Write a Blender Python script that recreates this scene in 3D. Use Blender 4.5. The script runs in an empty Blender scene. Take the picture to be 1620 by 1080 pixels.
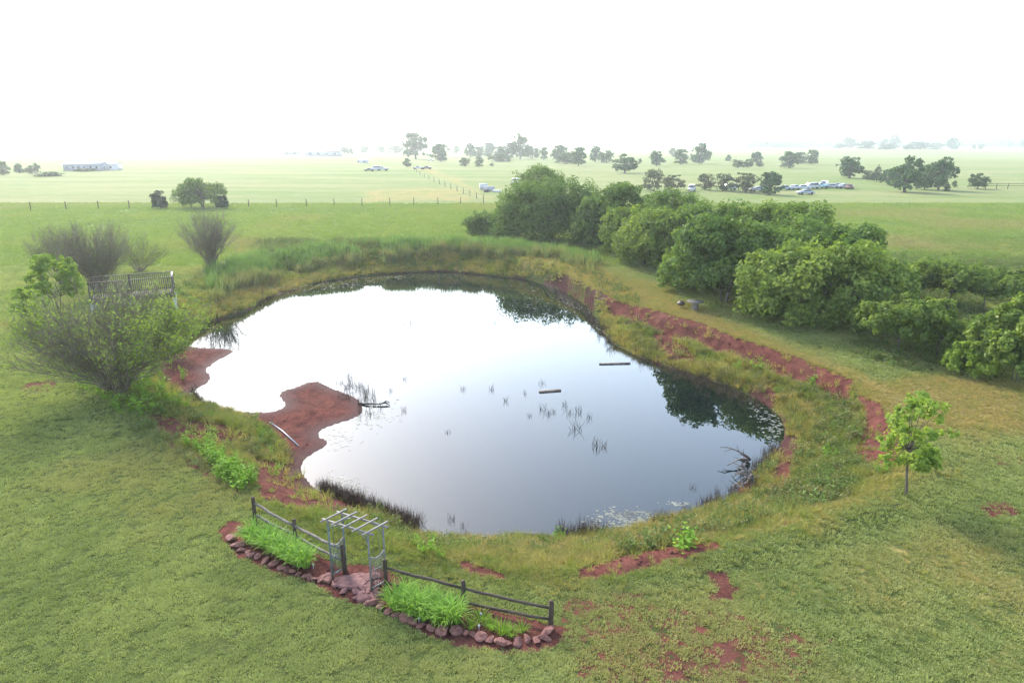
import bpy, math, random
import numpy as np
from mathutils import Vector, Matrix

SC = bpy.context.scene
COL = SC.collection
R = math.radians

# ------------------------------------------------------------------ camera, sky, sun, exposure
PITCH = 16.4
CAM_H = 14.0
FPX = 1080.0
cam_d = bpy.data.cameras.new('camera')
cam = bpy.data.objects.new('camera', cam_d)
COL.objects.link(cam)
cam.location = (0, 0, CAM_H)
cam.rotation_euler = (R(90 - PITCH), 0, 0)
cam_d.lens = 24.0
cam_d.sensor_width = 36.0
cam_d.clip_start = 0.1
cam_d.clip_end = 20000
SC.camera = cam

SUN_AZ, SUN_EL = -30.0, 36.0
VEIL_LO, VEIL_HI = 0.45, 3.0
world = bpy.data.worlds.new('World')
SC.world = world
world.use_nodes = True
wn = world.node_tree
sky = wn.nodes.new('ShaderNodeTexSky')
sky.sky_type = 'NISHITA'
sky.sun_disc = False
sky.sun_elevation = R(SUN_EL)
sky.sun_rotation = R(SUN_AZ)
sky.air_density = 1.0
sky.dust_density = 1.3
sky.ozone_density = 1.0
bg = [n for n in wn.nodes if n.type == 'BACKGROUND'][0]
# thin high haze: a whitish veil that thickens towards the horizon all the way round
tc = wn.nodes.new('ShaderNodeTexCoord')
sx = wn.nodes.new('ShaderNodeSeparateXYZ')
wn.links.new(tc.outputs['Generated'], sx.inputs[0])
mr = wn.nodes.new('ShaderNodeMapRange')
mr.interpolation_type = 'SMOOTHSTEP'
mr.inputs['From Min'].default_value = 0.62
mr.inputs['From Max'].default_value = 0.10
mr.inputs['To Min'].default_value = VEIL_LO
mr.inputs['To Max'].default_value = VEIL_HI
wn.links.new(sx.outputs['Z'], mr.inputs['Value'])
veil = wn.nodes.new('ShaderNodeVectorMath')
veil.operation = 'SCALE'
veil.inputs[0].default_value = (0.91, 1.0, 0.93)
wn.links.new(mr.outputs[0], veil.inputs['Scale'])
ad = wn.nodes.new('ShaderNodeVectorMath')
ad.operation = 'ADD'
wn.links.new(sky.outputs[0], ad.inputs[0])
wn.links.new(veil.outputs[0], ad.inputs[1])
wn.links.new(ad.outputs[0], bg.inputs[0])
bg.inputs[1].default_value = 0.13

sun_d = bpy.data.lights.new('sun', 'SUN')
sun = bpy.data.objects.new('sun', sun_d)
COL.objects.link(sun)
sun_d.energy = 2.0
sun_d.angle = R(16)
sun_d.color = (1.0, 0.94, 0.85)
sv = Vector((math.sin(R(SUN_AZ)) * math.cos(R(SUN_EL)), math.cos(R(SUN_AZ)) * math.cos(R(SUN_EL)), math.sin(R(SUN_EL))))
sun.rotation_euler = sv.to_track_quat('Z', 'Y').to_euler()
sun.location = (0, 0, 60)

SC.view_settings.view_transform = 'Standard'
SC.view_settings.look = 'None'
SC.view_settings.exposure = 2.22
SC.view_settings.gamma = 1.0
SC.view_settings.use_curve_mapping = False
SC.render.engine = 'CYCLES'
cy = SC.cycles
cy.use_denoising = True
cy.denoising_prefilter = 'NONE'
cy.use_adaptive_sampling = False
cy.max_bounces = 6
cy.diffuse_bounces = 2
cy.glossy_bounces = 3
cy.transmission_bounces = 4
cy.volume_bounces = 1
cy.transparent_max_bounces = 8
cy.sample_clamp_indirect = 6.0
cy.use_light_tree = False

HAZE_DENSITY = 0.00026
HAZE_COLOR = (0.93, 0.97, 1.0)
HAZE_G = 0.48

# ------------------------------------------------------------------ helpers
cp, sp = math.cos(R(PITCH)), math.sin(R(PITCH))


def ray(px, py):
    x = (px - 810.0) / FPX
    y = (540.0 - py) / FPX
    return np.array([x, cp + y * sp, -sp + y * cp])


def on_plane(px, py, z=0.0):
    d = ray(px, py)
    t = (z - CAM_H) / d[2]
    return np.array([d[0] * t, d[1] * t, z])


def polyw(pts, z=0.0):
    return np.array([on_plane(a, b, z)[:2] for a, b in pts])


def smooth(a, b, x):
    t = np.clip((x - a) / (b - a), 0, 1)
    return t * t * (3 - 2 * t)


def seg_dist(P, poly, closed=True):
    """distance of points P (N,2) to polyline, and inside flag"""
    n = len(poly)
    if len(P) <= 64:
        a = poly if closed else poly[:-1]
        b = np.roll(poly, -1, 0) if closed else poly[1:]
        ab = b - a
        L2 = np.maximum((ab * ab).sum(1), 1e-12)
        rel = P[:, None] - a[None]
        t = np.clip((rel * ab).sum(2) / L2, 0, 1)
        dd = ((rel - t[..., None] * ab) ** 2).sum(2).min(1)
        ab1 = np.where(np.abs(ab[:, 1]) > 1e-12, ab[:, 1], 1e-12)
        cr = (a[None, :, 1] > P[:, None, 1]) != (b[None, :, 1] > P[:, None, 1])
        xi = ab[:, 0] * rel[..., 1] / ab1 + a[:, 0]
        ins = ((cr & (P[:, None, 0] < xi)).sum(1) % 2).astype(bool)
        return np.sqrt(dd), ins
    best = np.full(len(P), 1e18)
    inside = np.zeros(len(P), bool)
    x, y = P[:, 0], P[:, 1]
    for i in range(n if closed else n - 1):
        a = poly[i]
        b = poly[(i + 1) % n]
        ab = b - a
        L2 = max(ab @ ab, 1e-12)
        t = np.clip(((x - a[0]) * ab[0] + (y - a[1]) * ab[1]) / L2, 0, 1)
        dx = x - (a[0] + t * ab[0])
        dy = y - (a[1] + t * ab[1])
        best = np.minimum(best, dx * dx + dy * dy)
        if closed:
            c = (a[1] > y) != (b[1] > y)
            if c.any():
                xi = (b[0] - a[0]) * (y - a[1]) / ((b[1] - a[1]) if abs(b[1] - a[1]) > 1e-12 else 1e-12) + a[0]
                inside ^= c & (x < xi)
    return np.sqrt(best), inside


def sdist(P, poly):
    """signed distance: negative inside"""
    d, ins = seg_dist(P, poly)
    return np.where(ins, -d, d)


def sdist_far(P, poly, reach):
    """signed distance, computed only near the polygon; +reach elsewhere"""
    lo = poly.min(0) - reach
    hi = poly.max(0) + reach
    m = (P[:, 0] > lo[0]) & (P[:, 0] < hi[0]) & (P[:, 1] > lo[1]) & (P[:, 1] < hi[1])
    out = np.full(len(P), float(reach))
    if m.any():
        out[m] = np.minimum(sdist(P[m], poly), reach)
    return out


def smooth_poly(poly, it=2):
    for _ in range(it):
        q = 0.75 * poly + 0.25 * np.roll(poly, -1, 0)
        r = 0.25 * poly + 0.75 * np.roll(poly, -1, 0)
        poly = np.stack([q, r], 1).reshape(-1, 2)
    return poly


def hash2(ix, iy, seed=0):
    h = np.sin(ix * 127.1 + iy * 311.7 + seed * 74.7) * 43758.5453
    return h - np.floor(h)


def vnoise(x, y, seed=0):
    ix, iy = np.floor(x), np.floor(y)
    fx, fy = x - ix, y - iy
    fx = fx * fx * (3 - 2 * fx)
    fy = fy * fy * (3 - 2 * fy)
    a = hash2(ix, iy, seed)
    b = hash2(ix + 1, iy, seed)
    c = hash2(ix, iy + 1, seed)
    d = hash2(ix + 1, iy + 1, seed)
    return (a * (1 - fx) + b * fx) * (1 - fy) + (c * (1 - fx) + d * fx) * fy


def fbm(x, y, seed=0, o=3):
    s, a, t = 0.0, 0.5, 0.0
    for i in range(o):
        s = s + a * vnoise(x * 2 ** i, y * 2 ** i, seed + i * 13)
        t += a
        a *= 0.5
    return s / t


class Geo:
    def __init__(self):
        self.V, self.T, self.Q, self.AT, self.AQ = [], [], [], [], []
        self.n = 0

    def add(self, V, F, tint=0.5):
        V = np.asarray(V, float).reshape(-1, 3)
        F = np.asarray(F, int)
        tt = np.broadcast_to(np.asarray(tint, float), (len(F),))
        if F.shape[1] == 3:
            self.T.append(F + self.n)
            self.AT.append(tt)
        else:
            self.Q.append(F + self.n)
            self.AQ.append(tt)
        self.V.append(V)
        self.n += len(V)
        return self

    def box(self, c, s, rot=None, tint=0.5):
        sx, sy, sz = s[0] / 2, s[1] / 2, s[2] / 2
        v = np.array([[x, y, z] for x in (-sx, sx) for y in (-sy, sy) for z in (-sz, sz)])
        if rot is not None:
            v = v @ np.array(rot).T
        v = v + np.asarray(c)
        f = [[0, 1, 3, 2], [4, 6, 7, 5], [0, 4, 5, 1], [2, 3, 7, 6], [0, 2, 6, 4], [1, 5, 7, 3]]
        return self.add(v, f, tint)

    def beam(self, a, b, w, h, up=(0, 0, 1), tint=0.5):
        """box bar from a to b"""
        a, b = np.asarray(a, float), np.asarray(b, float)
        d = b - a
        L = np.linalg.norm(d)
        d = d / L
        up = np.asarray(up, float)
        if abs(d @ up) > 0.98:
            up = np.array([1.0, 0, 0])
        s = np.cross(d, up)
        s /= np.linalg.norm(s)
        u = np.cross(s, d)
        M = np.stack([d, s, u], 1)
        return self.box((a + b) / 2, (L, w, h), M, tint)

    def tubes(self, P, rad, sides=4, tint=0.5, cap=False):
        """P (N,K,3), rad (N,K)"""
        P = np.asarray(P, float)
        if P.ndim == 2:
            P = P[None]
        rad = np.asarray(rad, float)
        if rad.ndim == 1:
            rad = np.broadcast_to(rad, P.shape[:2])
        N, K = P.shape[:2]
        T = np.gradient(P, axis=1)
        T /= np.linalg.norm(T, axis=2, keepdims=True) + 1e-9
        ref = np.zeros_like(T)
        ref[..., 0] = 0.92
        ref[..., 1] = 0.39
        par = np.abs((T * ref).sum(2)) > 0.95
        ref[par] = (0, 0, 1)
        A = np.cross(T, ref)
        A /= np.linalg.norm(A, axis=2, keepdims=True) + 1e-9
        B = np.cross(T, A)
        ang = np.arange(sides) * 2 * math.pi / sides
        V = P[:, :, None] + rad[:, :, None, None] * (np.cos(ang)[:, None] * A[:, :, None] + np.sin(ang)[:, None] * B[:, :, None])
        idx = np.arange(N * K * sides).reshape(N, K, sides)
        a = idx[:, :-1, :]
        b = np.roll(idx, -1, 2)[:, :-1, :]
        c = np.roll(idx, -1, 2)[:, 1:, :]
        d = idx[:, 1:, :]
        F = np.stack([a, b, c, d], -1).reshape(-1, 4)
        if np.ndim(tint):
            tint = np.repeat(np.asarray(tint), (K - 1) * sides)
        self.add(V.reshape(-1, 3), F, tint)
        if cap:
            off = self.n - N * K * sides
            for i in range(N):
                for k in (0, K - 1):
                    o = idx[i, k]
                    tr = [[o[0], o[j], o[j + 1]] for j in range(1, sides - 1)]
                    self.T.append(np.array(tr) + off)
                    self.AT.append(np.full(len(tr), 0.5))
        return self

    def cards(self, C, N, L, W, rng, tint, fold=0.0):
        """leaf quads: centres C, normals N, length L, width W"""
        n = len(C)
        N = N / (np.linalg.norm(N, axis=1, keepdims=True) + 1e-9)
        r = rng.normal(size=(n, 3))
        t = np.cross(N, r)
        t /= np.linalg.norm(t, axis=1, keepdims=True) + 1e-9
        b = np.cross(N, t)
        L = np.broadcast_to(np.asarray(L, float), (n,))[:, None]
        W = np.broadcast_to(np.asarray(W, float), (n,))[:, None]
        V = np.stack([C - t * L / 2, C + b * W / 2 + t * L * 0.05 + N * W * fold, C + t * L / 2, C - b * W / 2 + t * L * 0.05 + N * W * fold], 1)
        F = np.arange(n * 4).reshape(n, 4)
        return self.add(V.reshape(-1, 3), F, tint)

    def mesh(self, name, mat=None, smooth_shade=False):
        V = np.concatenate(self.V)
        T = np.concatenate(self.T) if self.T else np.zeros((0, 3), int)
        Q = np.concatenate(self.Q) if self.Q else np.zeros((0, 4), int)
        me = bpy.data.meshes.new(name)
        me.vertices.add(len(V))
        me.vertices.foreach_set('co', V.astype(np.float32).ravel())
        me.loops.add(T.size + Q.size)
        me.loops.foreach_set('vertex_index', np.concatenate([T.ravel(), Q.ravel()]).astype(np.int32))
        me.polygons.add(len(T) + len(Q))
        st = np.concatenate([np.arange(len(T)) * 3, len(T) * 3 + np.arange(len(Q)) * 4]).astype(np.int32)
        me.polygons.foreach_set('loop_start', st)
        me.update(calc_edges=True)
        at = me.attributes.new('tint', 'FLOAT', 'FACE')
        at.data.foreach_set('value', np.concatenate(self.AT + self.AQ).astype(np.float32))
        if smooth_shade:
            me.polygons.foreach_set('use_smooth', np.ones(len(me.polygons), bool))
        if mat:
            me.materials.append(mat)
        me.validate()
        return me

    def build(self, name, mat=None, parent=None, smooth_shade=False, loc=None):
        o = bpy.data.objects.new(name, self.mesh(name, mat, smooth_shade))
        COL.objects.link(o)
        if parent:
            o.parent = parent
        if loc is not None:
            o.location = loc
        return o


def tag(o, label=None, cat=None, group=None, kind=None):
    if label:
        o['label'] = label
    if cat:
        o['category'] = cat
    if group:
        o['group'] = group
    if kind:
        o['kind'] = kind
    return o


def empty(name, loc, label=None, cat=None, group=None, rz=0.0):
    o = bpy.data.objects.new(name, None)
    COL.objects.link(o)
    o.location = loc
    o.rotation_euler = (0, 0, rz)
    o.empty_display_size = 0.3
    return tag(o, label, cat, group)


def copy_tree(o, parent=None):
    c = o.copy()
    COL.objects.link(c)
    if parent:
        c.parent = parent
    for ch in list(o.children):
        copy_tree(ch, c)
    return c


def inst(name, me, parent=None, loc=(0, 0, 0), rot=(0, 0, 0), scale=(1, 1, 1)):
    o = bpy.data.objects.new(name, me)
    COL.objects.link(o)
    o.location = loc
    o.rotation_euler = rot
    o.scale = scale
    if parent:
        o.parent = parent
    return o


# ------------------------------------------------------------------ materials
class NT:
    def __init__(self, name):
        self.m = bpy.data.materials.new(name)
        self.m.use_nodes = True
        self.t = self.m.node_tree
        self.t.nodes.clear()
        self.out = self.t.nodes.new('ShaderNodeOutputMaterial')

    def n(self, typ, **kw):
        nd = self.t.nodes.new(typ)
        for k, v in kw.items():
            setattr(nd, k, v)
        return nd

    def set(self, sock, v):
        if hasattr(v, 'is_linked'):
            self.t.links.new(v, sock)
        elif isinstance(v, (tuple, list)) and len(v) == 3 and sock.type == 'RGBA':
            sock.default_value = (*v, 1)
        else:
            sock.default_value = v

    def attr(self, name, typ='GEOMETRY'):
        nd = self.n('ShaderNodeAttribute', attribute_name=name, attribute_type=typ)
        return nd.outputs['Fac']

    def pos(self):
        return self.n('ShaderNodeNewGeometry').outputs['Position']

    def objco(self):
        return self.n('ShaderNodeTexCoord').outputs['Object']

    def noise(self, vec, scale, detail=3.0, rough=0.55, dist=0.0):
        nd = self.n('ShaderNodeTexNoise')
        self.set(nd.inputs['Vector'], vec)
        nd.inputs['Scale'].default_value = scale
        nd.inputs['Detail'].default_value = detail
        nd.inputs['Roughness'].default_value = rough
        nd.inputs['Distortion'].default_value = dist
        return nd.outputs['Fac']

    def scalevec(self, vec, s):
        nd = self.n('ShaderNodeMapping')
        self.set(nd.inputs['Vector'], vec)
        nd.inputs['Scale'].default_value = s
        return nd.outputs[0]

    def math(self, op, a, b=0.0, c=None, clamp=False):
        nd = self.n('ShaderNodeMath', operation=op)
        nd.use_clamp = clamp
        self.set(nd.inputs[0], a)
        self.set(nd.inputs[1], b)
        if c is not None:
            self.set(nd.inputs[2], c)
        return nd.outputs[0]

    def ramp(self, x, a, b, lo=0.0, hi=1.0):
        nd = self.n('ShaderNodeMapRange')
        nd.interpolation_type = 'SMOOTHSTEP'
        self.set(nd.inputs['Value'], x)
        nd.inputs['From Min'].default_value = a
        nd.inputs['From Max'].default_value = b
        nd.inputs['To Min'].default_value = lo
        nd.inputs['To Max'].default_value = hi
        return nd.outputs[0]

    def mix(self, f, a, b):
        nd = self.n('ShaderNodeMix', data_type='RGBA')
        self.set(nd.inputs[0], f)
        self.set(nd.inputs[6], a)
        self.set(nd.inputs[7], b)
        return nd.outputs[2]

    def mul(self, col, f):
        nd = self.n('ShaderNodeVectorMath', operation='SCALE')
        self.set(nd.inputs[0], col)
        self.set(nd.inputs['Scale'], f)
        return nd.outputs[0]

    def bump(self, h, strength=0.5, dist=0.05):
        nd = self.n('ShaderNodeBump')
        nd.inputs['Strength'].default_value = strength
        nd.inputs['Distance'].default_value = dist
        self.set(nd.inputs['Height'], h)
        return nd.outputs[0]

    def principled(self, col, rough=0.8, normal=None, spec=0.3, metal=0.0):
        nd = self.n('ShaderNodeBsdfPrincipled')
        self.set(nd.inputs['Base Color'], col)
        self.set(nd.inputs['Roughness'], rough)
        nd.inputs['Specular IOR Level'].default_value = spec
        nd.inputs['Metallic'].default_value = metal
        if normal is not None:
            self.set(nd.inputs['Normal'], normal)
        self.t.links.new(nd.outputs[0], self.out.inputs[0])
        return nd


def leaf_mat(name, dark, light, trans=0.35, instancer=None, dry=None, tcol=(1.15, 1.25, 0.6)):
    """foliage: diffuse + translucent, colour varies leaf to leaf (tint) and plant to plant"""
    k = NT(name)
    t = k.attr('tint')
    rnd = k.n('ShaderNodeObjectInfo').outputs['Random']
    f = k.math('ADD', k.math('MULTIPLY', t, 0.8), k.math('MULTIPLY', rnd, 0.2), clamp=True)
    if instancer:
        ti = k.attr('itint', 'INSTANCER')
        f = k.math('ADD', k.math('MULTIPLY', t, 0.35), k.math('MULTIPLY', ti, 0.65), clamp=True)
    c = k.mix(f, dark, light)
    if dry:
        c = k.mix(k.attr('idry', 'INSTANCER'), c, dry)
    dn = k.n('ShaderNodeBsdfDiffuse')
    k.set(dn.inputs[0], c)
    tr = k.n('ShaderNodeBsdfTranslucent')
    tm = k.n('ShaderNodeMix', data_type='RGBA', blend_type='MULTIPLY')
    tm.inputs[0].default_value = 1.0
    k.set(tm.inputs[6], c)
    k.set(tm.inputs[7], tcol)
    k.set(tr.inputs[0], tm.outputs[2])
    mx = k.n('ShaderNodeMixShader')
    mx.inputs[0].default_value = trans
    k.t.links.new(dn.outputs[0], mx.inputs[1])
    k.t.links.new(tr.outputs[0], mx.inputs[2])
    gl = k.n('ShaderNodeBsdfGlossy')
    gl.inputs['Roughness'].default_value = 0.45
    gl.inputs[0].default_value = (1, 1, 1, 1)
    m2 = k.n('ShaderNodeMixShader')
    m2.inputs[0].default_value = 0.006
    k.t.links.new(mx.outputs[0], m2.inputs[1])
    k.t.links.new(gl.outputs[0], m2.inputs[2])
    k.t.links.new(m2.outputs[0], k.out.inputs[0])
    return k.m


def simple_mat(name, c1, c2, scale=8.0, rough=0.8, spec=0.3, stretch=None, bump=0.3, metal=0.0, dist=0.02):
    k = NT(name)
    co = k.objco()
    if stretch:
        co = k.scalevec(co, stretch)
    a = k.noise(co, scale, 4.0, 0.6)
    b = k.noise(co, scale * 5, 2.0, 0.6)
    f = k.ramp(k.math('ADD', k.math('MULTIPLY', a, 0.7), k.math('MULTIPLY', b, 0.3)), 0.32, 0.68)
    k.principled(k.mix(f, c1, c2), rough, k.bump(k.math('ADD', a, b), bump, dist) if bump else None, spec, metal)
    return k.m


M = {}
M['leaf_grove'] = leaf_mat('leaf_grove', (0.045, 0.086, 0.020), (0.145, 0.205, 0.042), 0.35)
M['leaf_grove_light'] = leaf_mat('leaf_grove_light', (0.058, 0.105, 0.020), (0.19, 0.24, 0.044), 0.4)
M['leaf_sapling'] = leaf_mat('leaf_sapling', (0.10, 0.165, 0.026), (0.25, 0.32, 0.05), 0.45)
M['leaf_willow'] = leaf_mat('leaf_willow', (0.10, 0.15, 0.030), (0.22, 0.29, 0.045), 0.45)
M['leaf_cedar'] = leaf_mat('leaf_cedar', (0.020, 0.040, 0.022), (0.045, 0.068, 0.032), 0.15)
M['leaf_far'] = leaf_mat('leaf_far', (0.042, 0.080, 0.036), (0.10, 0.15, 0.055), 0.25)
M['leaf_olive'] = leaf_mat('leaf_olive', (0.06, 0.075, 0.04), (0.11, 0.12, 0.06), 0.2)
M['leaf_lily'] = leaf_mat('leaf_lily', (0.09, 0.20, 0.025), (0.26, 0.40, 0.07), 0.4)
M['leaf_weed'] = leaf_mat('leaf_weed', (0.09, 0.19, 0.022), (0.22, 0.34, 0.04), 0.45)
M['g_lawn'] = leaf_mat('grass_blades_lawn', (0.140, 0.180, 0.056), (0.315, 0.338, 0.118), 0.35, True, (0.27, 0.205, 0.08))
M['g_bank'] = leaf_mat('grass_blades_bank', (0.085, 0.125, 0.025), (0.22, 0.25, 0.055), 0.4, True, (0.33, 0.24, 0.09))
M['g_pasture'] = leaf_mat('grass_blades_pasture', (0.10, 0.148, 0.036), (0.215, 0.262, 0.066), 0.4, True, (0.22, 0.19, 0.09))
M['g_reed'] = leaf_mat('reed_blades', (0.06, 0.118, 0.036), (0.135, 0.21, 0.058), 0.35, True, (0.22, 0.17, 0.085))
M['g_weedy'] = leaf_mat('weed_leaves', (0.05, 0.09, 0.026), (0.13, 0.18, 0.045), 0.35, True, (0.15, 0.11, 0.06))
M['g_dead'] = leaf_mat('dead_stems', (0.030, 0.022, 0.022), (0.09, 0.065, 0.055), 0.05, True, (0.16, 0.09, 0.05))
M['scum'] = leaf_mat('pond_weed', (0.05, 0.055, 0.045), (0.16, 0.17, 0.13), 0.0, True)
M['clod'] = leaf_mat('soil_clod', (0.028, 0.0095, 0.010), (0.12, 0.045, 0.036), 0.0, True)
M['bark'] = simple_mat('bark', (0.045, 0.036, 0.028), (0.12, 0.10, 0.08), 6, 0.9, 0.1, (1, 1, 0.25), 0.6)
M['twig'] = simple_mat('twig', (0.085, 0.070, 0.046), (0.20, 0.17, 0.122), 3, 0.85, 0.2, None, 0.0)
M['dead_wood'] = simple_mat('dead_wood', (0.05, 0.04, 0.036), (0.20, 0.17, 0.15), 5, 0.85, 0.2, (1, 1, 0.3), 0.5)
M['wet_wood'] = simple_mat('wet_wood', (0.012, 0.010, 0.010), (0.05, 0.04, 0.036), 5, 0.5, 0.4, None, 0.4)
M['post_wood'] = simple_mat('post_wood', (0.022, 0.015, 0.011), (0.066, 0.047, 0.034), 9, 0.85, 0.2, (1, 1, 0.15), 0.5)
M['rail_grey'] = simple_mat('rail_grey', (0.065, 0.056, 0.048), (0.16, 0.14, 0.118), 9, 0.85, 0.2, (0.2, 1, 1), 0.4)
M['rail_dark'] = simple_mat('rail_dark', (0.024, 0.018, 0.013), (0.068, 0.053, 0.038), 9, 0.85, 0.2, (0.2, 1, 1), 0.4)
M['deck_wood'] = simple_mat('deck_wood', (0.05, 0.04, 0.03), (0.12, 0.10, 0.078), 6, 0.85, 0.2, (0.3, 1, 1), 0.4)
M['deck_wood_lit'] = simple_mat('deck_wood_lit', (0.22, 0.20, 0.17), (0.34, 0.31, 0.27), 6, 0.8, 0.2, None, 0.2)  # lit copy of the deck wood: light on the end rail painted in
M['white_pipe'] = simple_mat('white_pipe', (0.28, 0.285, 0.31), (0.42, 0.42, 0.44), 4, 0.45, 0.4, None, 0.0)
M['arbor_paint'] = simple_mat('arbor_paint', (0.072, 0.070, 0.068), (0.145, 0.14, 0.135), 12, 0.6, 0.4, None, 0.2)
M['arbor_slat'] = simple_mat('arbor_slat', (0.12, 0.105, 0.10), (0.22, 0.20, 0.195), 10, 0.7, 0.3, None, 0.2)
M['arbor_green'] = simple_mat('arbor_green', (0.048, 0.066, 0.064), (0.105, 0.13, 0.125), 8, 0.6, 0.4, None, 0.2)
M['stone'] = simple_mat('stone', (0.090, 0.034, 0.029), (0.215, 0.100, 0.083), 5, 0.85, 0.25, None, 0.7, 0.0, 0.04)
M['stone_flat'] = simple_mat('stone_flat', (0.07, 0.028, 0.027), (0.16, 0.075, 0.07), 6, 0.85, 0.25, None, 0.6, 0.0, 0.03)
M['wood_spool'] = simple_mat('wood_spool', (0.08, 0.068, 0.058), (0.17, 0.15, 0.13), 5, 0.85, 0.2, None, 0.3)
M['dark_metal'] = simple_mat('dark_metal', (0.012, 0.010, 0.010), (0.05, 0.034, 0.028), 7, 0.55, 0.4, None, 0.1)
M['wire'] = simple_mat('wire', (0.12, 0.12, 0.12), (0.2, 0.2, 0.2), 7, 0.5, 0.4, None, 0.0)
M['car_white'] = simple_mat('car_white', (0.26, 0.27, 0.29), (0.38, 0.38, 0.39), 1.5, 0.4, 0.5, None, 0.0)
M['car_silver'] = simple_mat('car_silver', (0.16, 0.18, 0.20), (0.26, 0.28, 0.30), 1.5, 0.4, 0.5, None, 0.0)
M['car_teal'] = simple_mat('car_teal', (0.16, 0.30, 0.33), (0.26, 0.40, 0.42), 1.5, 0.45, 0.5, None, 0.0)
M['car_dark'] = simple_mat('car_dark', (0.03, 0.03, 0.04), (0.07, 0.07, 0.08), 1.5, 0.45, 0.5, None, 0.0)
M['car_rust'] = simple_mat('car_rust', (0.10, 0.04, 0.03), (0.18, 0.08, 0.05), 2.5, 0.7, 0.3, None, 0.0)
M['glass_dark'] = simple_mat('glass_dark', (0.015, 0.02, 0.022), (0.03, 0.035, 0.04), 1.0, 0.1, 0.6, None, 0.0)
M['rubber'] = simple_mat('rubber', (0.012, 0.012, 0.012), (0.03, 0.03, 0.03), 6, 0.8, 0.2, None, 0.0)
M['siding_white'] = simple_mat('siding_white', (0.32, 0.33, 0.36), (0.42, 0.42, 0.45), 1.0, 0.6, 0.3, None, 0.0)
M['siding_grey'] = simple_mat('siding_grey', (0.17, 0.175, 0.21), (0.24, 0.245, 0.28), 1.0, 0.6, 0.3, None, 0.0)
M['roof_metal'] = simple_mat('roof_metal', (0.30, 0.31, 0.33), (0.40, 0.41, 0.43), 0.8, 0.4, 0.5, None, 0.0)
M['roof_dark'] = simple_mat('roof_dark', (0.14, 0.12, 0.12), (0.22, 0.19, 0.18), 0.8, 0.7, 0.3, None, 0.0)
M['petal_white'] = simple_mat('petal_white', (0.28, 0.28, 0.27), (0.34, 0.34, 0.33), 8, 0.6, 0.3, None, 0.0)

# ------------------------------------------------------------------ terrain
WATER_Z = -2.0
POND_PX = [(298, 522), (330, 512), (365, 500), (400, 490), (418, 473), (455, 462), (490, 450), (530, 442), (600, 434), (660, 431),
           (700, 430), (735, 432), (775, 437), (830, 441), (870, 451), (900, 463), (930, 481), (945, 500), (950, 520), (965, 540),
           (990, 555), (1030, 573), (1080, 590), (1130, 603), (1180, 622), (1215, 642), (1237, 660), (1243, 680), (1238, 700),
           (1222, 718), (1200, 738), (1175, 765), (1160, 785), (1130, 797), (1100, 809), (1060, 820), (1030, 829), (990, 836),
           (960, 841), (900, 849), (860, 853), (800, 857), (750, 855), (700, 851), (660, 840), (640, 827), (600, 806), (570, 796),
           (540, 786), (505, 779), (490, 766), (475, 746), (478, 731), (490, 720), (515, 707), (521, 698), (503, 690), (505, 681),
           (530, 671), (560, 663), (576, 650), (573, 635), (550, 622), (520, 612), (505, 603), (490, 603), (470, 612), (446, 618),
           (440, 627), (453, 640), (445, 648), (415, 652), (380, 651), (350, 647), (320, 640), (305, 632), (300, 621), (320, 611),
           (334, 601), (333, 591), (324, 585), (335, 578), (345, 570), (372, 557), (366, 551), (330, 550), (300, 548), (286, 541), (292, 530)]
RIM_PX = [(205, 640), (215, 600), (235, 545), (262, 490), (300, 450), (350, 425), (410, 408), (500, 400), (600, 396), (700, 396), (800, 402),
          (880, 420), (930, 445), (955, 468), (1000, 478), (1060, 498), (1130, 518), (1200, 541), (1270, 565), (1345, 600), (1400, 636),
          (1440, 690), (1450, 740), (1400, 790), (1330, 815), (1250, 840), (1180, 862), (1060, 888), (930, 918), (820, 920), (730, 905), (640, 885),
          (560, 860), (480, 830), (430, 795), (400, 770), (360, 735), (300, 700), (240, 665)]
POND = smooth_poly(polyw(POND_PX, WATER_Z), 2)
RIM = smooth_poly(polyw(RIM_PX, 0.0), 2)
# the mud spits stay low: a second rim that swings round them
SPIT1 = polyw([(255, 555), (262, 540), (300, 545), (375, 552), (350, 572), (338, 600), (305, 625), (275, 612), (262, 585)], WATER_Z)
SPIT2 = polyw([(395, 658), (452, 645), (438, 622), (490, 598), (520, 606), (582, 640), (572, 662), (512, 688), (522, 706), (486, 724), (470, 712), (440, 682)], WATER_Z)


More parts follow.
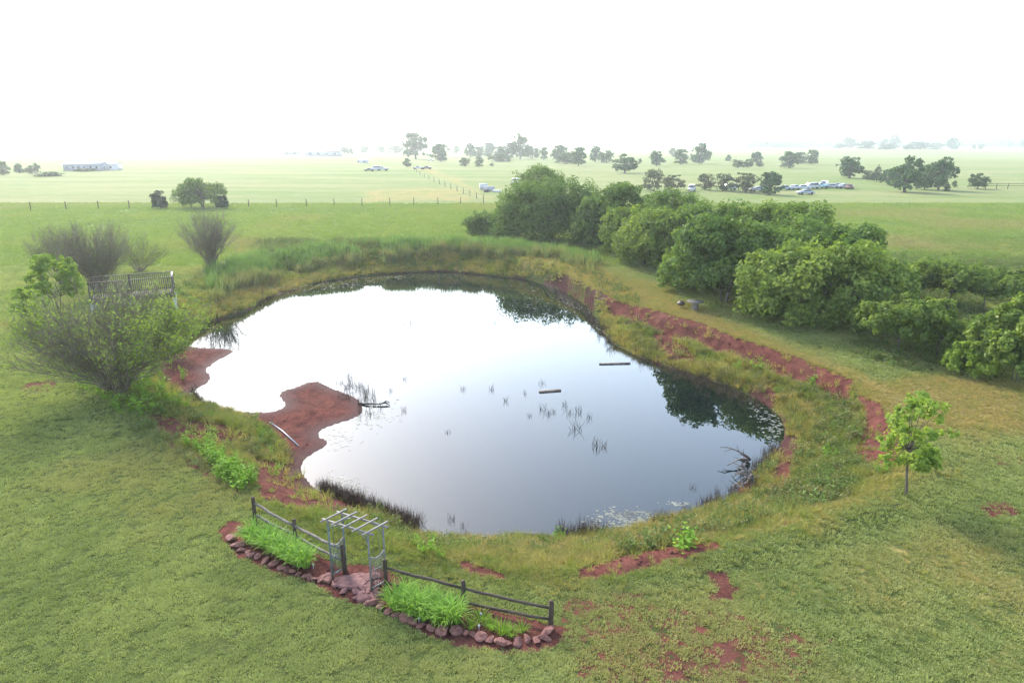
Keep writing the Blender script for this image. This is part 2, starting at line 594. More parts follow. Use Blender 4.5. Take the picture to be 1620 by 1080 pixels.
def ground_z(P):
    P = np.atleast_2d(np.asarray(P, float))[:, :2]
    x, y = P[:, 0], P[:, 1]
    z = 0.35 * (fbm(x / 45, y / 45, 3) - 0.5) + 0.06 * (fbm(x / 3.0, y / 3.0, 5) - 0.5)
    r = np.hypot(x, y)
    z = z + smooth(150, 600, r) * 5.0 * (fbm(x / 260, y / 260, 9, 2) - 0.55)
    m = r < 130
    if m.any():
        Q = P[m]
        rim = sdist(Q, RIM)
        pond = sdist(Q, POND)
        zz = z[m]
        near = rim < 0
        dp = np.maximum(pond, 0)
        dr = np.maximum(-rim, 0)
        t = dp / (dp + dr + 1e-6)
        t = np.clip(t, 0, 1)
        # steeper scarp on the right-hand bank, gentle elsewhere
        right = smooth(4, 14, Q[:, 0]) * smooth(30, 40, Q[:, 1])
        tt = t + right * 0.22 * (fbm(Q[:, 0] / 1.1, Q[:, 1] / 1.1, 23) - 0.5) * np.clip(dp, 0, 1)
        tt = np.clip(tt, 0, 1)
        steps = 0.22 * smooth(0.05, 0.25, tt) + 0.2 * smooth(0.42, 0.52, tt) + 0.58 * smooth(0.72, 0.95, tt)
        prof = (1 - right) * (0.55 * t + 0.45 * t * t * (3 - 2 * t)) + right * steps
        s1 = np.maximum(sdist_far(Q, SPIT1, 3.0), 0)
        s2 = np.maximum(sdist_far(Q, SPIT2, 3.0), 0)
        low = np.minimum(1, np.minimum(s1, s2) / 2.2)
        bank = WATER_Z + (0.05 - (WATER_Z + 0.05) * prof) * (low + (1 - low) * 0.16)
        bank = bank + 0.10 * (fbm(Q[:, 0] / 1.4, Q[:, 1] / 1.4, 21) - 0.5) * np.clip(dp / 1.5, 0, 1) * (0.3 + 0.7 * low)
        edge = smooth(0, 1.5, dr)
        bank = zz * (1 - edge) + bank * edge
        bed = WATER_Z - 0.02 - 0.28 * np.minimum(np.maximum(-pond, 0), 5.0)
        z2 = np.where(near, np.where(pond < 0, bed, np.maximum(bank, WATER_Z + 0.012 + 0.03 * np.minimum(dp, 1))), zz)
        # the dam: a low berm along the far rim
        far_rim = smooth(70, 82, Q[:, 1]) * smooth(-50, -30, Q[:, 0]) * smooth(45, 28, Q[:, 0])
        near_rim = smooth(3, 9, Q[:, 0]) * smooth(46, 38, Q[:, 1])
        z2 = z2 + near_rim * 0.22 * np.exp(-((rim - 0.2) / 0.8) ** 2)
        z2 = z2 + far_rim * 0.5 * np.exp(-((rim - 2.2) / 2.0) ** 2) * (0.7 + 0.6 * fbm(Q[:, 0] / 6, Q[:, 1] / 6, 29))
        z[m] = z2
    return z


def gz(x, y):
    return float(ground_z(np.array([[x, y]]))[0])


def at(px, py):
    """where the view ray through a photo pixel first meets the ground"""
    d = ray(px, py)
    far = CAM_H + 9.0 if py < 262 else CAM_H + 3.4
    t0, t1 = (CAM_H - 3.5) / -d[2], far / -d[2]
    for _ in range(3):
        t = np.linspace(t0, t1, 48)
        Q = d[None] * t[:, None]
        h = CAM_H + Q[:, 2] - ground_z(Q)
        i = int(np.argmax(h <= 0)) if (h <= 0).any() else 47
        i = max(i, 1)
        t0, t1 = t[i - 1], t[i]
    p = d * (0.5 * (t0 + t1))
    p[2] = gz(p[0], p[1])
    return p


def pxm(p):
    """photo pixels per metre at a world point"""
    d = p[1] * cp + (CAM_H - p[2]) * sp
    return FPX / d


def height_for(p, top_py):
    """height above p of something whose top shows at row top_py"""
    d = ray(810, top_py)
    return CAM_H + d[2] / d[1] * p[1] - p[2]


# zones painted on the ground (all in metres, from outlines on the ground plane)
SOIL_PX = [
    ([(250, 548), (300, 545), (378, 552), (348, 572), (338, 602), (300, 628), (270, 610), (255, 578)], 1.0),
    ([(385, 655), (452, 645), (436, 622), (490, 596), (520, 604), (586, 640), (575, 664), (512, 690), (524, 708), (486, 726), (460, 715), (430, 682)], 1.0),
    ([(228, 655), (300, 664), (372, 674), (400, 690), (390, 702), (335, 702), (262, 690)], 1.0), ([(395, 690), (470, 715), (490, 740), (500, 775), (455, 765), (420, 730)], 0.72), ([(245, 575), (300, 620), (330, 650), (420, 655), (440, 680), (380, 668), (300, 655), (250, 630)], 0.62),
    ([(392, 722), (450, 734), (482, 762), (535, 783), (590, 802), (585, 822), (520, 818), (450, 800), (408, 786), (398, 760)], 1.0),
    ([(703, 888), (740, 888), (815, 912), (806, 920), (740, 908)], 0.95),
    ([(918, 900), (1000, 873), (1060, 863), (1152, 852), (1137, 866), (1060, 888), (1000, 911), (928, 914)], 0.95),
    ([(1225, 822), (1272, 811), (1274, 823), (1238, 836)], 0.8),
    ([(920, 472), (990, 477), (1060, 496), (1130, 517), (1200, 541), (1270, 565), (1355, 600), (1346, 636), (1272, 606), (1225, 596), (1200, 582), (1130, 556),
      (1060, 534), (1000, 513), (940, 496)], 0.82),
    ([(1020, 522), (1080, 535), (1118, 578), (1068, 570), (1038, 548)], 0.9),
    ([(1348, 618), (1404, 638), (1428, 700), (1425, 737), (1378, 740), (1335, 716), (1355, 690), (1372, 650)], 0.85),
    ([(1235, 688), (1268, 688), (1262, 772), (1228, 784), (1212, 772)], 0.85),
    ([(1180, 612), (1230, 598), (1228, 640), (1210, 652)], 0.85),
    ([(1085, 899), (1152, 897), (1164, 924), (1184, 932), (1150, 951), (1098, 947), (1132, 926), (1120, 909)], 0.78),
    ([(1540, 793), (1590, 789), (1608, 812), (1560, 820)], 0.78),
    ([(900, 935), (1150, 965), (1330, 1005), (1280, 1080), (1120, 1110), (900, 1085), (885, 970)], 0.54),
    ([(1030, 1030), (1200, 1000), (1240, 1040), (1180, 1090), (1040, 1085)], 0.64),
    ([(212, 640), (300, 715), (388, 778), (400, 796), (372, 786), (290, 729), (206, 660)], 0.62),
    ([(40, 603), (95, 598), (100, 615), (45, 626)], 0.62),
    ([(345, 845), (372, 824), (410, 828), (470, 856), (535, 896), (565, 900), (615, 930), (740, 958), (872, 980), (905, 990), (885, 1018),
      (825, 1040), (740, 1032), (650, 1003), (560, 962), (480, 918), (390, 888)], 1.0),
    ([(540, 890), (590, 900), (640, 920), (610, 950), (560, 930)], 0.8),
    ([(1555, 715), (1620, 710), (1625, 735), (1570, 738)], 0.5),
    ([(960, 930), (1020, 935), (1030, 952), (970, 950)], 0.66),
    ([(1640, 560), (1690, 580), (1680, 600), (1630, 590)], 0.5),
]
DRY_PX = [
    ([(780, 395), (930, 400), (1000, 440), (1100, 490), (1250, 545), (1400, 600), (1620, 620), (1620, 660), (1450, 650), (1350, 620), (1200, 560),
      (1050, 510), (940, 470), (880, 430)], 0.7),
    ([(960, 520), (1100, 580), (1240, 640), (1300, 700), (1260, 800), (1130, 850), (1000, 880), (820, 905), (700, 870), (800, 855), (1000, 835), (1180, 770),
      (1240, 690), (1150, 610), (1000, 560)], 0.56),
    ([(1320, 600), (1620, 600), (1620, 680), (1500, 690), (1380, 660)], 0.66),
    ([(380, 377), (950, 384), (960, 402), (380, 403)], 0.62),
    ([(1120, 860), (1250, 800), (1400, 740), (1540, 720), (1540, 760), (1300, 830), (1150, 880), (900, 930), (900, 915)], 0.42),
    ([(890, 930), (1150, 900), (1400, 850), (1640, 800), (1640, 1110), (890, 1110)], 0.36),
    ([(620, 880), (720, 880), (820, 910), (1000, 915), (980, 960), (860, 930), (700, 905)], 0.45),
    ([(1330, 330), (1500, 330), (1500, 345), (1330, 345)], 0.55),
    ([(1440, 350), (1700, 340), (1700, 372), (1460, 366)], 0.55),
    ([(1400, 372), (1640, 380), (1640, 400), (1400, 395)], 0.45),
    ([(640, 266), (700, 268), (782, 312), (768, 319), (690, 279)], 0.6),
    ([(560, 300), (740, 296), (760, 318), (560, 320)], 0.5),
    ([(1450, 1060), (1620, 990), (1700, 1010), (1640, 1120), (1450, 1100)], 0.5),
    ([(240, 640), (400, 690), (480, 760), (470, 800), (380, 760), (260, 700)], 0.35),
    ([(400, 440), (600, 425), (800, 432), (930, 470), (930, 485), (800, 445), (600, 440), (420, 480), (300, 530), (280, 500)], 0.6),
]
def on_ground(pts):
    """an outline seen in the photograph, laid on the sloping ground"""
    return np.array([at(u, min(v, 1085))[:2] if v < 1085 else on_plane(u, v, 0)[:2] for u, v in pts])


SOIL = [(on_ground(p), w) for p, w in SOIL_PX]
DRY = [(on_ground(p), w) for p, w in DRY_PX]
FENCE_Y = 156.0


def zones(P):
    P = np.atleast_2d(P)[:, :2]
    x, y = P[:, 0], P[:, 1]
    r = np.hypot(x, y)
    amp = 0.5 + 0.03 * np.minimum(r, 150)
    W = P + np.column_stack([fbm(x / (amp * 2), y / (amp * 2), 31) - 0.5, fbm(x / (amp * 2), y / (amp * 2), 37) - 0.5]) * (amp * 1.5)[:, None]
    soil = np.zeros(len(P))
    for poly, w in SOIL:
        s = sdist_far(P + 0.4 * (W - P), poly, 2.5)
        soft = 0.15 + 0.005 * r
        soil = np.maximum(soil, w * smooth(1, -1, s / soft))
    pond = sdist_far(P, POND, 12)
    soil = np.maximum(soil, smooth(1.0, 0.1, pond) * (0.25 + 0.6 * fbm(x / 3, y / 3, 77)))
    dry = np.zeros(len(P))
    for poly, w in DRY:
        s = sdist_far(W, poly, 8)
        soft = 0.8 + 0.02 * r
        dry = np.maximum(dry, w * smooth(1, -1, s / soft))
    dry = np.maximum(dry, 0.5 * smooth(4.5, 1.0, pond) * smooth(-0.3, 0.3, pond) * (0.5 + 0.8 * fbm(x / 2.5, y / 2.5, 78)))
    # lush pasture beyond the pond, pale hay field beyond the wire fence
    left = smooth(70, 20, x - 0.18 * y)
    lush = smooth(73, 77, y + 3 * (fbm(x / 6, y / 6, 91) - 0.5)) * smooth(FENCE_Y + 2, FENCE_Y - 2, y) * (0.35 + 0.65 * left)
    lush = np.maximum(lush, smooth(75, 82, y) * smooth(170, 150, y) * smooth(35, 48, x) * 0.75)
    lush = lush * smooth(-0.5, 1.5, sdist_far(P, RIM, 6))
    pale = smooth(FENCE_Y - 1, FENCE_Y + 2, y)
    wet = smooth(1.6, 0.0, pond)
    return dict(soil=soil, dry=dry, lush=lush, pale=pale, wet=wet)


def build_ground():
    fr = np.linspace(-50, 50, 500)
    back = np.linspace(50, 310, 54)[1:-1]
    ang = np.radians(np.concatenate([fr, back]))
    rr = [6.0]
    while rr[-1] < 5200:
        rr.append(rr[-1] * (1.0068 if rr[-1] < 110 else 1.022))
    rr = np.array(rr)
    A, Rr = np.meshgrid(ang, rr)
    X, Y = Rr * np.sin(A), Rr * np.cos(A)
    P = np.stack([X.ravel(), Y.ravel()], 1)
    z = ground_z(P)
    V = np.column_stack([P, z])
    n, k = len(rr), len(ang)
    idx = np.arange(n * k).reshape(n, k)
    a, b = idx[:-1], np.roll(idx, -1, 1)[:-1]
    c, d = np.roll(idx, -1, 1)[1:], idx[1:]
    Q = np.stack([a, d, c, b], -1).reshape(-1, 4)
    centre = np.array([[0, 0, gz(0, 0)]])
    V = np.vstack([V, centre])
    ci = n * k
    T = np.stack([idx[0], np.roll(idx[0], -1), np.full(k, ci)], 1)[:, [0, 1, 2]]
    T = T[:, [1, 0, 2]][:, [1, 0, 2]]
    g = Geo()
    g.add(V, Q)
    g.T.append(T)
    g.AT.append(np.full(len(T), 0.5))
    o = g.build('ground', ground_mat(), None, True)
    zz = zones(V)
    for kx, v in zz.items():
        at_ = o.data.attributes.new(kx, 'FLOAT', 'POINT')
        at_.data.foreach_set('value', v.astype(np.float32))
    tag(o, 'gently rolling green lawn and pasture around the red earth pond', None, None, 'structure')
    return o


def ground_mat():
    k = NT('ground')
    p = k.pos()
    n_big = k.noise(p, 0.035, 3, 0.6)
    n_mid = k.noise(p, 0.22, 4, 0.6, 0.4)
    n_sm = k.noise(p, 1.3, 4, 0.65)
    n_fi = k.noise(p, 6.0, 4, 0.7)
    n_xf = k.noise(p, 24.0, 2, 0.7)
    streak = k.noise(k.scalevec(p, (0.012, 0.06, 0.0)), 1.0, 4, 0.6)
    soil, dry, lush, pale, wet = [k.attr(a) for a in ('soil', 'dry', 'lush', 'pale', 'wet')]
    fine = k.math('ADD', k.math('MULTIPLY', n_sm, 0.4), k.math('ADD', k.math('MULTIPLY', n_fi, 0.35), k.math('MULTIPLY', n_xf, 0.25)))
    lawn = k.mix(k.ramp(fine, 0.38, 0.62), (0.030, 0.042, 0.012), (0.070, 0.088, 0.024))
    lawn = k.mix(k.ramp(n_mid, 0.45, 0.75, 0, 0.6), lawn, (0.075, 0.078, 0.03))
    lu = k.mix(k.ramp(k.math('ADD', k.math('MULTIPLY', streak, 0.6), k.math('MULTIPLY', n_sm, 0.4)), 0.35, 0.65), (0.085, 0.130, 0.034), (0.165, 0.205, 0.056))
    pa = k.mix(k.ramp(k.math('ADD', k.math('MULTIPLY', streak, 0.7), k.math('MULTIPLY', n_mid, 0.3)), 0.35, 0.66), (0.095, 0.135, 0.038), (0.165, 0.165, 0.072))
    dr = k.mix(k.ramp(fine, 0.4, 0.62), (0.125, 0.105, 0.032), (0.30, 0.215, 0.08))
    c = k.mix(lush, lawn, lu)
    c = k.mix(pale, c, pa)
    dm = k.ramp(k.math('ADD', dry, k.math('ADD', k.math('MULTIPLY', k.math('SUBTRACT', n_sm, 0.5), 0.9), k.math('MULTIPLY', k.math('SUBTRACT', n_mid, 0.5), 0.8))), 0.28, 0.75)
    c = k.mix(dm, c, dr)
    so = k.mix(k.ramp(k.math('ADD', k.math('MULTIPLY', n_sm, 0.5), k.math('MULTIPLY', n_fi, 0.5)), 0.35, 0.65), (0.044, 0.0158, 0.0135), (0.122, 0.043, 0.033))
    so = k.mix(k.ramp(n_mid, 0.42, 0.7, 0, 0.5), so, (0.085, 0.040, 0.030))
    rill = k.noise(k.scalevec(p, (1.2, 0.35, 3.0)), 1.6, 4, 0.65, 0.8)
    so = k.mix(k.ramp(rill, 0.52, 0.68, 0, 0.55), so, (0.036, 0.013, 0.013))
    so = k.mix(k.math('MULTIPLY', wet, 0.75), so, (0.034, 0.0125, 0.014))
    sm = k.ramp(k.math('ADD', soil, k.math('ADD', k.math('MULTIPLY', k.math('SUBTRACT', n_sm, 0.5), 0.85), k.math('MULTIPLY', k.math('SUBTRACT', n_fi, 0.5), 0.8))), 0.42, 0.60)
    c = k.mix(sm, c, so)
    h = k.math('ADD', k.math('MULTIPLY', n_fi, 1.0), k.math('MULTIPLY', n_xf, 0.6))
    nb = k.bump(h, 0.7, 0.06)
    ro = k.math('SUBTRACT', 0.95, k.math('MULTIPLY', k.math('MULTIPLY', wet, sm), 0.45))
    k.principled(c, ro, nb, 0.02)
    return k.m


build_ground()


def build_water():
    poly = POND
    c = poly.mean(0)
    out = []
    for q in poly:
        d = q - c
        out.append(q + d / np.linalg.norm(d) * 1.2)
    # one sheet under the banks: a bounding outline just past the shore
    lo, hi = poly.min(0) - 1.5, poly.max(0) + 1.5
    n = 40
    gx = np.linspace(lo[0], hi[0], n)
    gy = np.linspace(lo[1], hi[1], n)
    X, Y = np.meshgrid(gx, gy)
    V = np.column_stack([X.ravel(), Y.ravel(), np.full(n * n, WATER_Z)])
    idx = np.arange(n * n).reshape(n, n)
    Q = np.stack([idx[:-1, :-1], idx[:-1, 1:], idx[1:, 1:], idx[1:, :-1]], -1).reshape(-1, 4)
    keep = sdist(V[Q].mean(1)[:, :2], poly) < 3.0
    g = Geo()
    g.add(V, Q[keep])
    k = NT('pond_water')
    p = k.pos()
    w1 = k.noise(p, 0.5, 2, 0.5)
    w2 = k.noise(p, 3.0, 2, 0.5)
    nb = k.bump(k.math('ADD', k.math('MULTIPLY', w1, 1.0), k.math('MULTIPLY', w2, 0.25)), 0.05, 0.02)
    nd = k.principled((0.003, 0.0065, 0.0055), 0.015, nb, 0.5)
    nd.inputs['IOR'].default_value = 1.5
    o = g.build('pond_water', k.m)
    tag(o, 'still pond water mirroring the pale sky and the grove', None, None, 'structure')


build_water()


def build_haze():
    g = Geo()
    g.box((0, 0, 10.0), (11000, 11000, 36.0))
    k = NT('haze')
    v = k.n('ShaderNodeVolumePrincipled')
    v.inputs['Color'].default_value = (*HAZE_COLOR, 1)
    v.inputs['Density'].default_value = HAZE_DENSITY
    v.inputs['Anisotropy'].default_value = HAZE_G
    k.t.links.new(v.outputs[0], k.out.inputs['Volume'])
    o = g.build('haze', k.m)
    tag(o, 'thin pale morning haze over the fields', None, None, None, 'stuff') if False else tag(o, 'thin pale morning haze over the fields', kind='stuff')


build_haze()

# ------------------------------------------------------------------ scattered ground cover (stuff)
def tuft(name, n, radius, h, w, lean, rng, mat, seg2=True):
    g = Geo()
    a = rng.uniform(0, 2 * math.pi, n)
    rr = radius * np.sqrt(rng.uniform(0, 1, n))
    b = np.stack([rr * np.cos(a), rr * np.sin(a), np.zeros(n) - 0.02], 1)
    hh = h * rng.uniform(0.55, 1.1, n)
    da = a + rng.normal(0, 0.7, n)
    out = np.stack([np.cos(da), np.sin(da), np.zeros(n)], 1)
    ln = lean * rng.uniform(0.3, 1.3, n)
    mid = b + out * (hh * ln * 0.35)[:, None] + np.array([0, 0, 1]) * (hh * 0.6)[:, None]
    tip = b + out * (hh * ln)[:, None] + np.array([0, 0, 1]) * (hh * (1 - 0.25 * np.minimum(ln, 1)))[:, None]
    sa = da + math.pi / 2 + rng.normal(0, 0.5, n)
    sd = np.stack([np.cos(sa), np.sin(sa), np.zeros(n)], 1) * w / 2
    V = np.stack([b - sd, b + sd, mid + sd * 0.8, mid - sd * 0.8, tip], 1).reshape(-1, 3)
    i = np.arange(n)[:, None] * 5
    t = rng.uniform(0, 1, n)
    g.add(V, i + np.array([0, 1, 2, 3]), t)
    g.T.append(i + np.array([3, 2, 4]))
    g.AT.append(t)
    return g.mesh(name, mat)


def leafy_tuft(name, n, radius, h, leaf, rng, mat, stems=5):
    g = Geo()
    a = rng.uniform(0, 2 * math.pi, stems)
    b = np.stack([radius * 0.4 * np.cos(a), radius * 0.4 * np.sin(a), np.zeros(stems)], 1)
    top = np.stack([radius * np.cos(a), radius * np.sin(a), h * rng.uniform(0.7, 1.05, stems)], 1)
    P = b[:, None] + (top - b)[:, None] * np.linspace(0, 1, 4)[None, :, None]
    g.tubes(P, np.array([0.008, 0.007, 0.005, 0.002]) * (h / 0.6), 3, 0.3)
    s = rng.integers(0, stems, n)
    u = rng.uniform(0.12, 1.0, n)
    C = b[s] + (top - b)[s] * u[:, None] + rng.normal(0, radius * 0.28, (n, 3)) * np.array([1, 1, 0.5])
    C[:, 2] = np.maximum(C[:, 2], 0.02)
    N = rng.normal(0, 0.6, (n, 3)) + np.array([0, 0, 0.9])
    g.cards(C, N, leaf * rng.uniform(0.6, 1.3, n), leaf * 0.45, rng, rng.uniform(0, 1, n))
    return g.mesh(name, mat)


def scatter(name, meshes, P, scl, tint, dry, label, lean=0.15, seed=1):
    rng = np.random.default_rng(seed)
    n = len(P)
    coll = bpy.data.collections.new(name + '_source')
    for i, me in enumerate(meshes):
        o = bpy.data.objects.new(name + '_source_%d' % i, me)
        coll.objects.link(o)
    me = bpy.data.meshes.new(name)
    me.vertices.add(n)
    me.vertices.foreach_set('co', np.asarray(P, np.float32).ravel())

    def fa(nm, typ, v, key='value'):
        a = me.attributes.new(nm, typ, 'POINT')
        a.data.foreach_set(key, np.ascontiguousarray(v).ravel())
    rot = np.column_stack([rng.normal(0, lean, n), rng.normal(0, lean, n), rng.uniform(0, 6.283, n)]).astype(np.float32)
    fa('irot', 'FLOAT_VECTOR', rot, 'vector')
    s3 = np.column_stack([scl, scl, scl * rng.uniform(0.8, 1.25, n)]).astype(np.float32)
    fa('iscl', 'FLOAT_VECTOR', s3, 'vector')
    fa('itint', 'FLOAT', np.asarray(tint, np.float32))
    fa('idry', 'FLOAT', np.asarray(dry, np.float32))
    o = bpy.data.objects.new(name, me)
    COL.objects.link(o)
    ng = bpy.data.node_groups.new(name, 'GeometryNodeTree')
    ng.interface.new_socket('Geometry', in_out='INPUT', socket_type='NodeSocketGeometry')
    ng.interface.new_socket('Geometry', in_out='OUTPUT', socket_type='NodeSocketGeometry')
    nn = ng.nodes
    gi, go = nn.new('NodeGroupInput'), nn.new('NodeGroupOutput')
    ip = nn.new('GeometryNodeInstanceOnPoints')
    ci = nn.new('GeometryNodeCollectionInfo')
    ci.inputs['Collection'].default_value = coll
    ci.inputs['Separate Children'].default_value = True
    ci.inputs['Reset Children'].default_value = True
    ip.inputs['Pick Instance'].default_value = True

    def na(nm, typ):
        x = nn.new('GeometryNodeInputNamedAttribute')
        x.data_type = typ
        x.inputs['Name'].default_value = nm
        return x.outputs[0]
    rv = nn.new('FunctionNodeRandomValue')
    rv.data_type = 'INT'
    for s in rv.inputs:
        if s.type == 'INT' and s.name == 'Min':
            s.default_value = 0
        if s.type == 'INT' and s.name == 'Max':
            s.default_value = len(meshes) - 1
    L = ng.links.new
    L(gi.outputs[0], ip.inputs['Points'])
    L(ci.outputs[0], ip.inputs['Instance'])
    L([s for s in rv.outputs if s.type == 'INT'][0], ip.inputs['Instance Index'])
    L(na('irot', 'FLOAT_VECTOR'), ip.inputs['Rotation'])
    L(na('iscl', 'FLOAT_VECTOR'), ip.inputs['Scale'])
    L(ip.outputs[0], go.inputs[0])
    md = o.modifiers.new('scatter', 'NODES')
    md.node_group = ng
    tag(o, label, kind='stuff')
    return o


def px_of(P):
    """photo pixel of world points"""
    d = P[:, 1] * cp + (CAM_H - P[:, 2]) * sp
    u = P[:, 1] * sp - (CAM_H - P[:, 2]) * cp
    return np.column_stack([810 + FPX * P[:, 0] / d, 540 - FPX * u / d]), d


def sample_view(n, ymin, ymax, rng, power=0.0, margin=60):
    """points on the plane z=0, spread over the visible ground between two photo rows, thinning with distance"""
    d0 = CAM_H / math.tan(R(PITCH) + math.atan((ymax - 540) / FPX))
    d1 = CAM_H / math.tan(R(PITCH) + math.atan((ymin - 540) / FPX))
    e = 2 - power
    u = rng.uniform(0, 1, n)
    y = (d0 ** e + (d1 ** e - d0 ** e) * u) ** (1 / e) if abs(e) > 1e-6 else d0 * (d1 / d0) ** u
    half = (810 + margin) / FPX * (y * cp + CAM_H * sp)
    x = rng.uniform(-1, 1, n) * half
    return np.column_stack([x, y])


def put(P2):
    return np.column_stack([P2, ground_z(P2)])


rng0 = np.random.default_rng(11)
T_LAWN = [tuft('lawn_tuft', 20, 0.085, 0.075, 0.015, 0.9, rng0, M['g_lawn']) for _ in range(4)]
T_BANK = [tuft('bank_tuft', 26, 0.16, 0.34, 0.016, 0.9, rng0, M['g_bank']) for _ in range(4)]
T_REED = [tuft('reed_tuft', 26, 0.32, 1.15, 0.045, 0.28, rng0, M['g_reed']) for _ in range(4)]
T_WEED = [leafy_tuft('weed_tuft', 60, 0.3, 0.6, 0.15, rng0, M['g_weedy']) for _ in range(4)]
T_PAST = [tuft('pasture_tuft', 22, 0.5, 0.30, 0.06, 0.9, rng0, M['g_pasture']) for _ in range(3)]
T_DEAD = [tuft('dead_tuft', 14, 0.16, 0.75, 0.014, 0.35, rng0, M['g_dead']) for _ in range(4)]

BED = smooth_poly(polyw([(362, 846), (385, 834), (410, 832), (470, 858), (535, 898), (612, 932), (740, 962), (868, 984), (872, 1005), (850, 1018),
                         (800, 1022), (740, 1010), (680, 992), (610, 962), (560, 932), (500, 908), (430, 880)], 0.0), 1)
DECK_PX = [(160, 492), (286, 492), (286, 445), (180, 445)]


def tuft_fields():
    rng = np.random.default_rng(5)
    # mown lawn, both sides of the pond and in front
    P = sample_view(300000, 420, 1110, rng, 1.15)
    Z = zones(P)
    rim = sdist_far(P, RIM, 6)
    n1 = fbm(P[:, 0] / 4.0, P[:, 1] / 4.0, 41)
    n2 = fbm(P[:, 0] / 0.9, P[:, 1] / 0.9, 42)
    n3 = fbm(P[:, 0] / 0.28, P[:, 1] / 0.28, 43, 2)
    keep = (rim > -1.2) & (rng.uniform(0, 1, len(P)) > smooth(0.45, 0.8, Z['soil'] + 0.6 * (n2 - 0.5)) * 1.02) & (P[:, 1] < 82) & (rng.uniform(0, 1, len(P)) < smooth(0.12, 0.45, n3))
    keep &= sdist_far(P, BED, 2) > 0.1
    P, n1, n2, n3 = P[keep], n1[keep], n2[keep], n3[keep]
    n4 = fbm(P[:, 0] / 14, P[:, 1] / 14, 47)
    dry = np.clip(Z['dry'][keep] * 1.25 + (n1 - 0.55) * 1.3 + (n4 - 0.5) * 1.1, 0, 0.9)
    far = smooth(25, 60, P[:, 1])
    scatter('lawn_grass', T_LAWN, put(P), 0.35 + 0.7 * n2 + 0.9 * n3 + 1.3 * far, np.clip(0.5 + (n1 - 0.5) * 1.3 + (n2 - 0.5) * 0.9 + rng.normal(0, 0.2, len(P)), 0, 1), dry,
            'short mown grass of the lawn around the pond', 0.12, 1)
    # rough grass on the banks
    P = sample_view(160000, 385, 960, rng, 1.0)
    Z = zones(P)
    rim = sdist_far(P, RIM, 8)
    pond = sdist_far(P, POND, 20)
    n1 = fbm(P[:, 0] / 2.2, P[:, 1] / 2.2, 51)
    n2 = fbm(P[:, 0] / 0.7, P[:, 1] / 0.7, 52)
    edge = smooth(1.2, -0.4, rim)
    pr = np.maximum(edge, smooth(0.25, 0.6, Z['dry']) * smooth(14, 24, P[:, 1]) * 0.8)
    pr = pr * (1 - 0.93 * smooth(0.4, 0.72, Z['soil'] + 0.7 * (n2 - 0.5))) * smooth(0.25, 0.5, n1 + 0.12)
    pr = pr * smooth(0.3, 1.2, np.minimum(sdist_far(P, SPIT1, 3), sdist_far(P, SPIT2, 3)))
    keep = (rng.uniform(0, 1, len(P)) < pr) & (pond > 0.25) & (sdist_far(P, BED, 2) > 0.15) & (P[:, 1] < 95)
    P, n1, n2 = P[keep], n1[keep], n2[keep]
    dry = np.clip(Z['dry'][keep] * 1.15 + (n2 - 0.5) * 1.3 + rng.normal(0, 0.15, len(P)), 0, 1)
    near = smooth(0.3, -2.0, rim[keep])
    scatter('bank_grass', T_BANK, put(P), (0.45 + 0.95 * n1) * (0.5 + 0.8 * near) * (1 + 0.5 * smooth(30, 70, P[:, 1])),
            np.clip(0.5 + (n1 - 0.5) * 1.5 + rng.normal(0, 0.2, len(P)), 0, 1), dry, 'rough yellow-green grass covering the pond banks', 0.2, 2)
    # tall reeds and weeds along the far bank
    P = sample_view(60000, 372, 560, rng, 0.4)
    pond = sdist_far(P, POND, 30)
    pp, _ = px_of(np.column_stack([P, np.zeros(len(P))]))
    n1 = fbm(P[:, 0] / 3.0, P[:, 1] / 3.0, 61)
    band = smooth(2.4, 3.6, pond) * smooth(10.5, 7.0, pond)
    w = band * smooth(310, 400, pp[:, 0]) * smooth(960, 900, pp[:, 0]) * (1 - 0.55 * smooth(560, 680, pp[:, 0]))
    w = w * smooth(470, 445, pp[:, 1]) * smooth(0.32, 0.5, n1 + 0.08 - 0.15 * smooth(500, 600, pp[:, 0]) + 0.2 * smooth(760, 830, pp[:, 0]))
    rt = smooth(960, 980, pp[:, 0] + 0) * 0
    keep = (rng.uniform(0, 1, len(P)) < np.clip(w * 0.75, 0, 1))
    P, n1 = P[keep], n1[keep]
    scatter('bank_reeds', T_REED, put(P), (0.8 + 0.9 * n1), np.clip(n1 * 1.2 + rng.normal(0, 0.2, len(P)), 0, 1),
            np.clip((pond[keep] < 4.2) * 0.5 + rng.normal(0.02, 0.15, len(P)), 0, 1), 'dense green reeds on the far bank of the pond', 0.1, 3)
    # dull weeds: far berm, shore, under the grove and the sapling plot
    P = sample_view(90000, 360, 860, rng, 0.8)
    rim = sdist_far(P, RIM, 14)
    pond = sdist_far(P, POND, 30)
    pp, _ = px_of(np.column_stack([P, np.zeros(len(P))]))
    n1 = fbm(P[:, 0] / 2.5, P[:, 1] / 2.5, 71)
    berm = smooth(378, 384, pp[:, 1]) * smooth(408, 400, pp[:, 1]) * smooth(380, 470, pp[:, 0]) * smooth(1000, 900, pp[:, 0]) * 0.8
    shore = smooth(0.4, 0.9, pond) * smooth(4.2, 2.6, pond) * 0.22
    left = smooth(330, 300, pp[:, 0]) * smooth(1.5, 0.2, np.abs(rim + 1.0) - 1.2) * 0.25
    bench = smooth(-0.8, -1.6, rim) * smooth(1.2, 2.0, pond) * smooth(930, 960, pp[:, 0]) * 0.5
    plot = smooth(1330, 1400, pp[:, 0]) * smooth(400, 415, pp[:, 1]) * smooth(600, 560, pp[:, 1]) * 0.5
    pr = np.maximum.reduce([berm, shore, left, bench, plot]) * smooth(0.36, 0.58, n1 + 0.1)
    Z = zones(P)
    pr = pr * (1 - smooth(0.5, 0.8, Z['soil']))
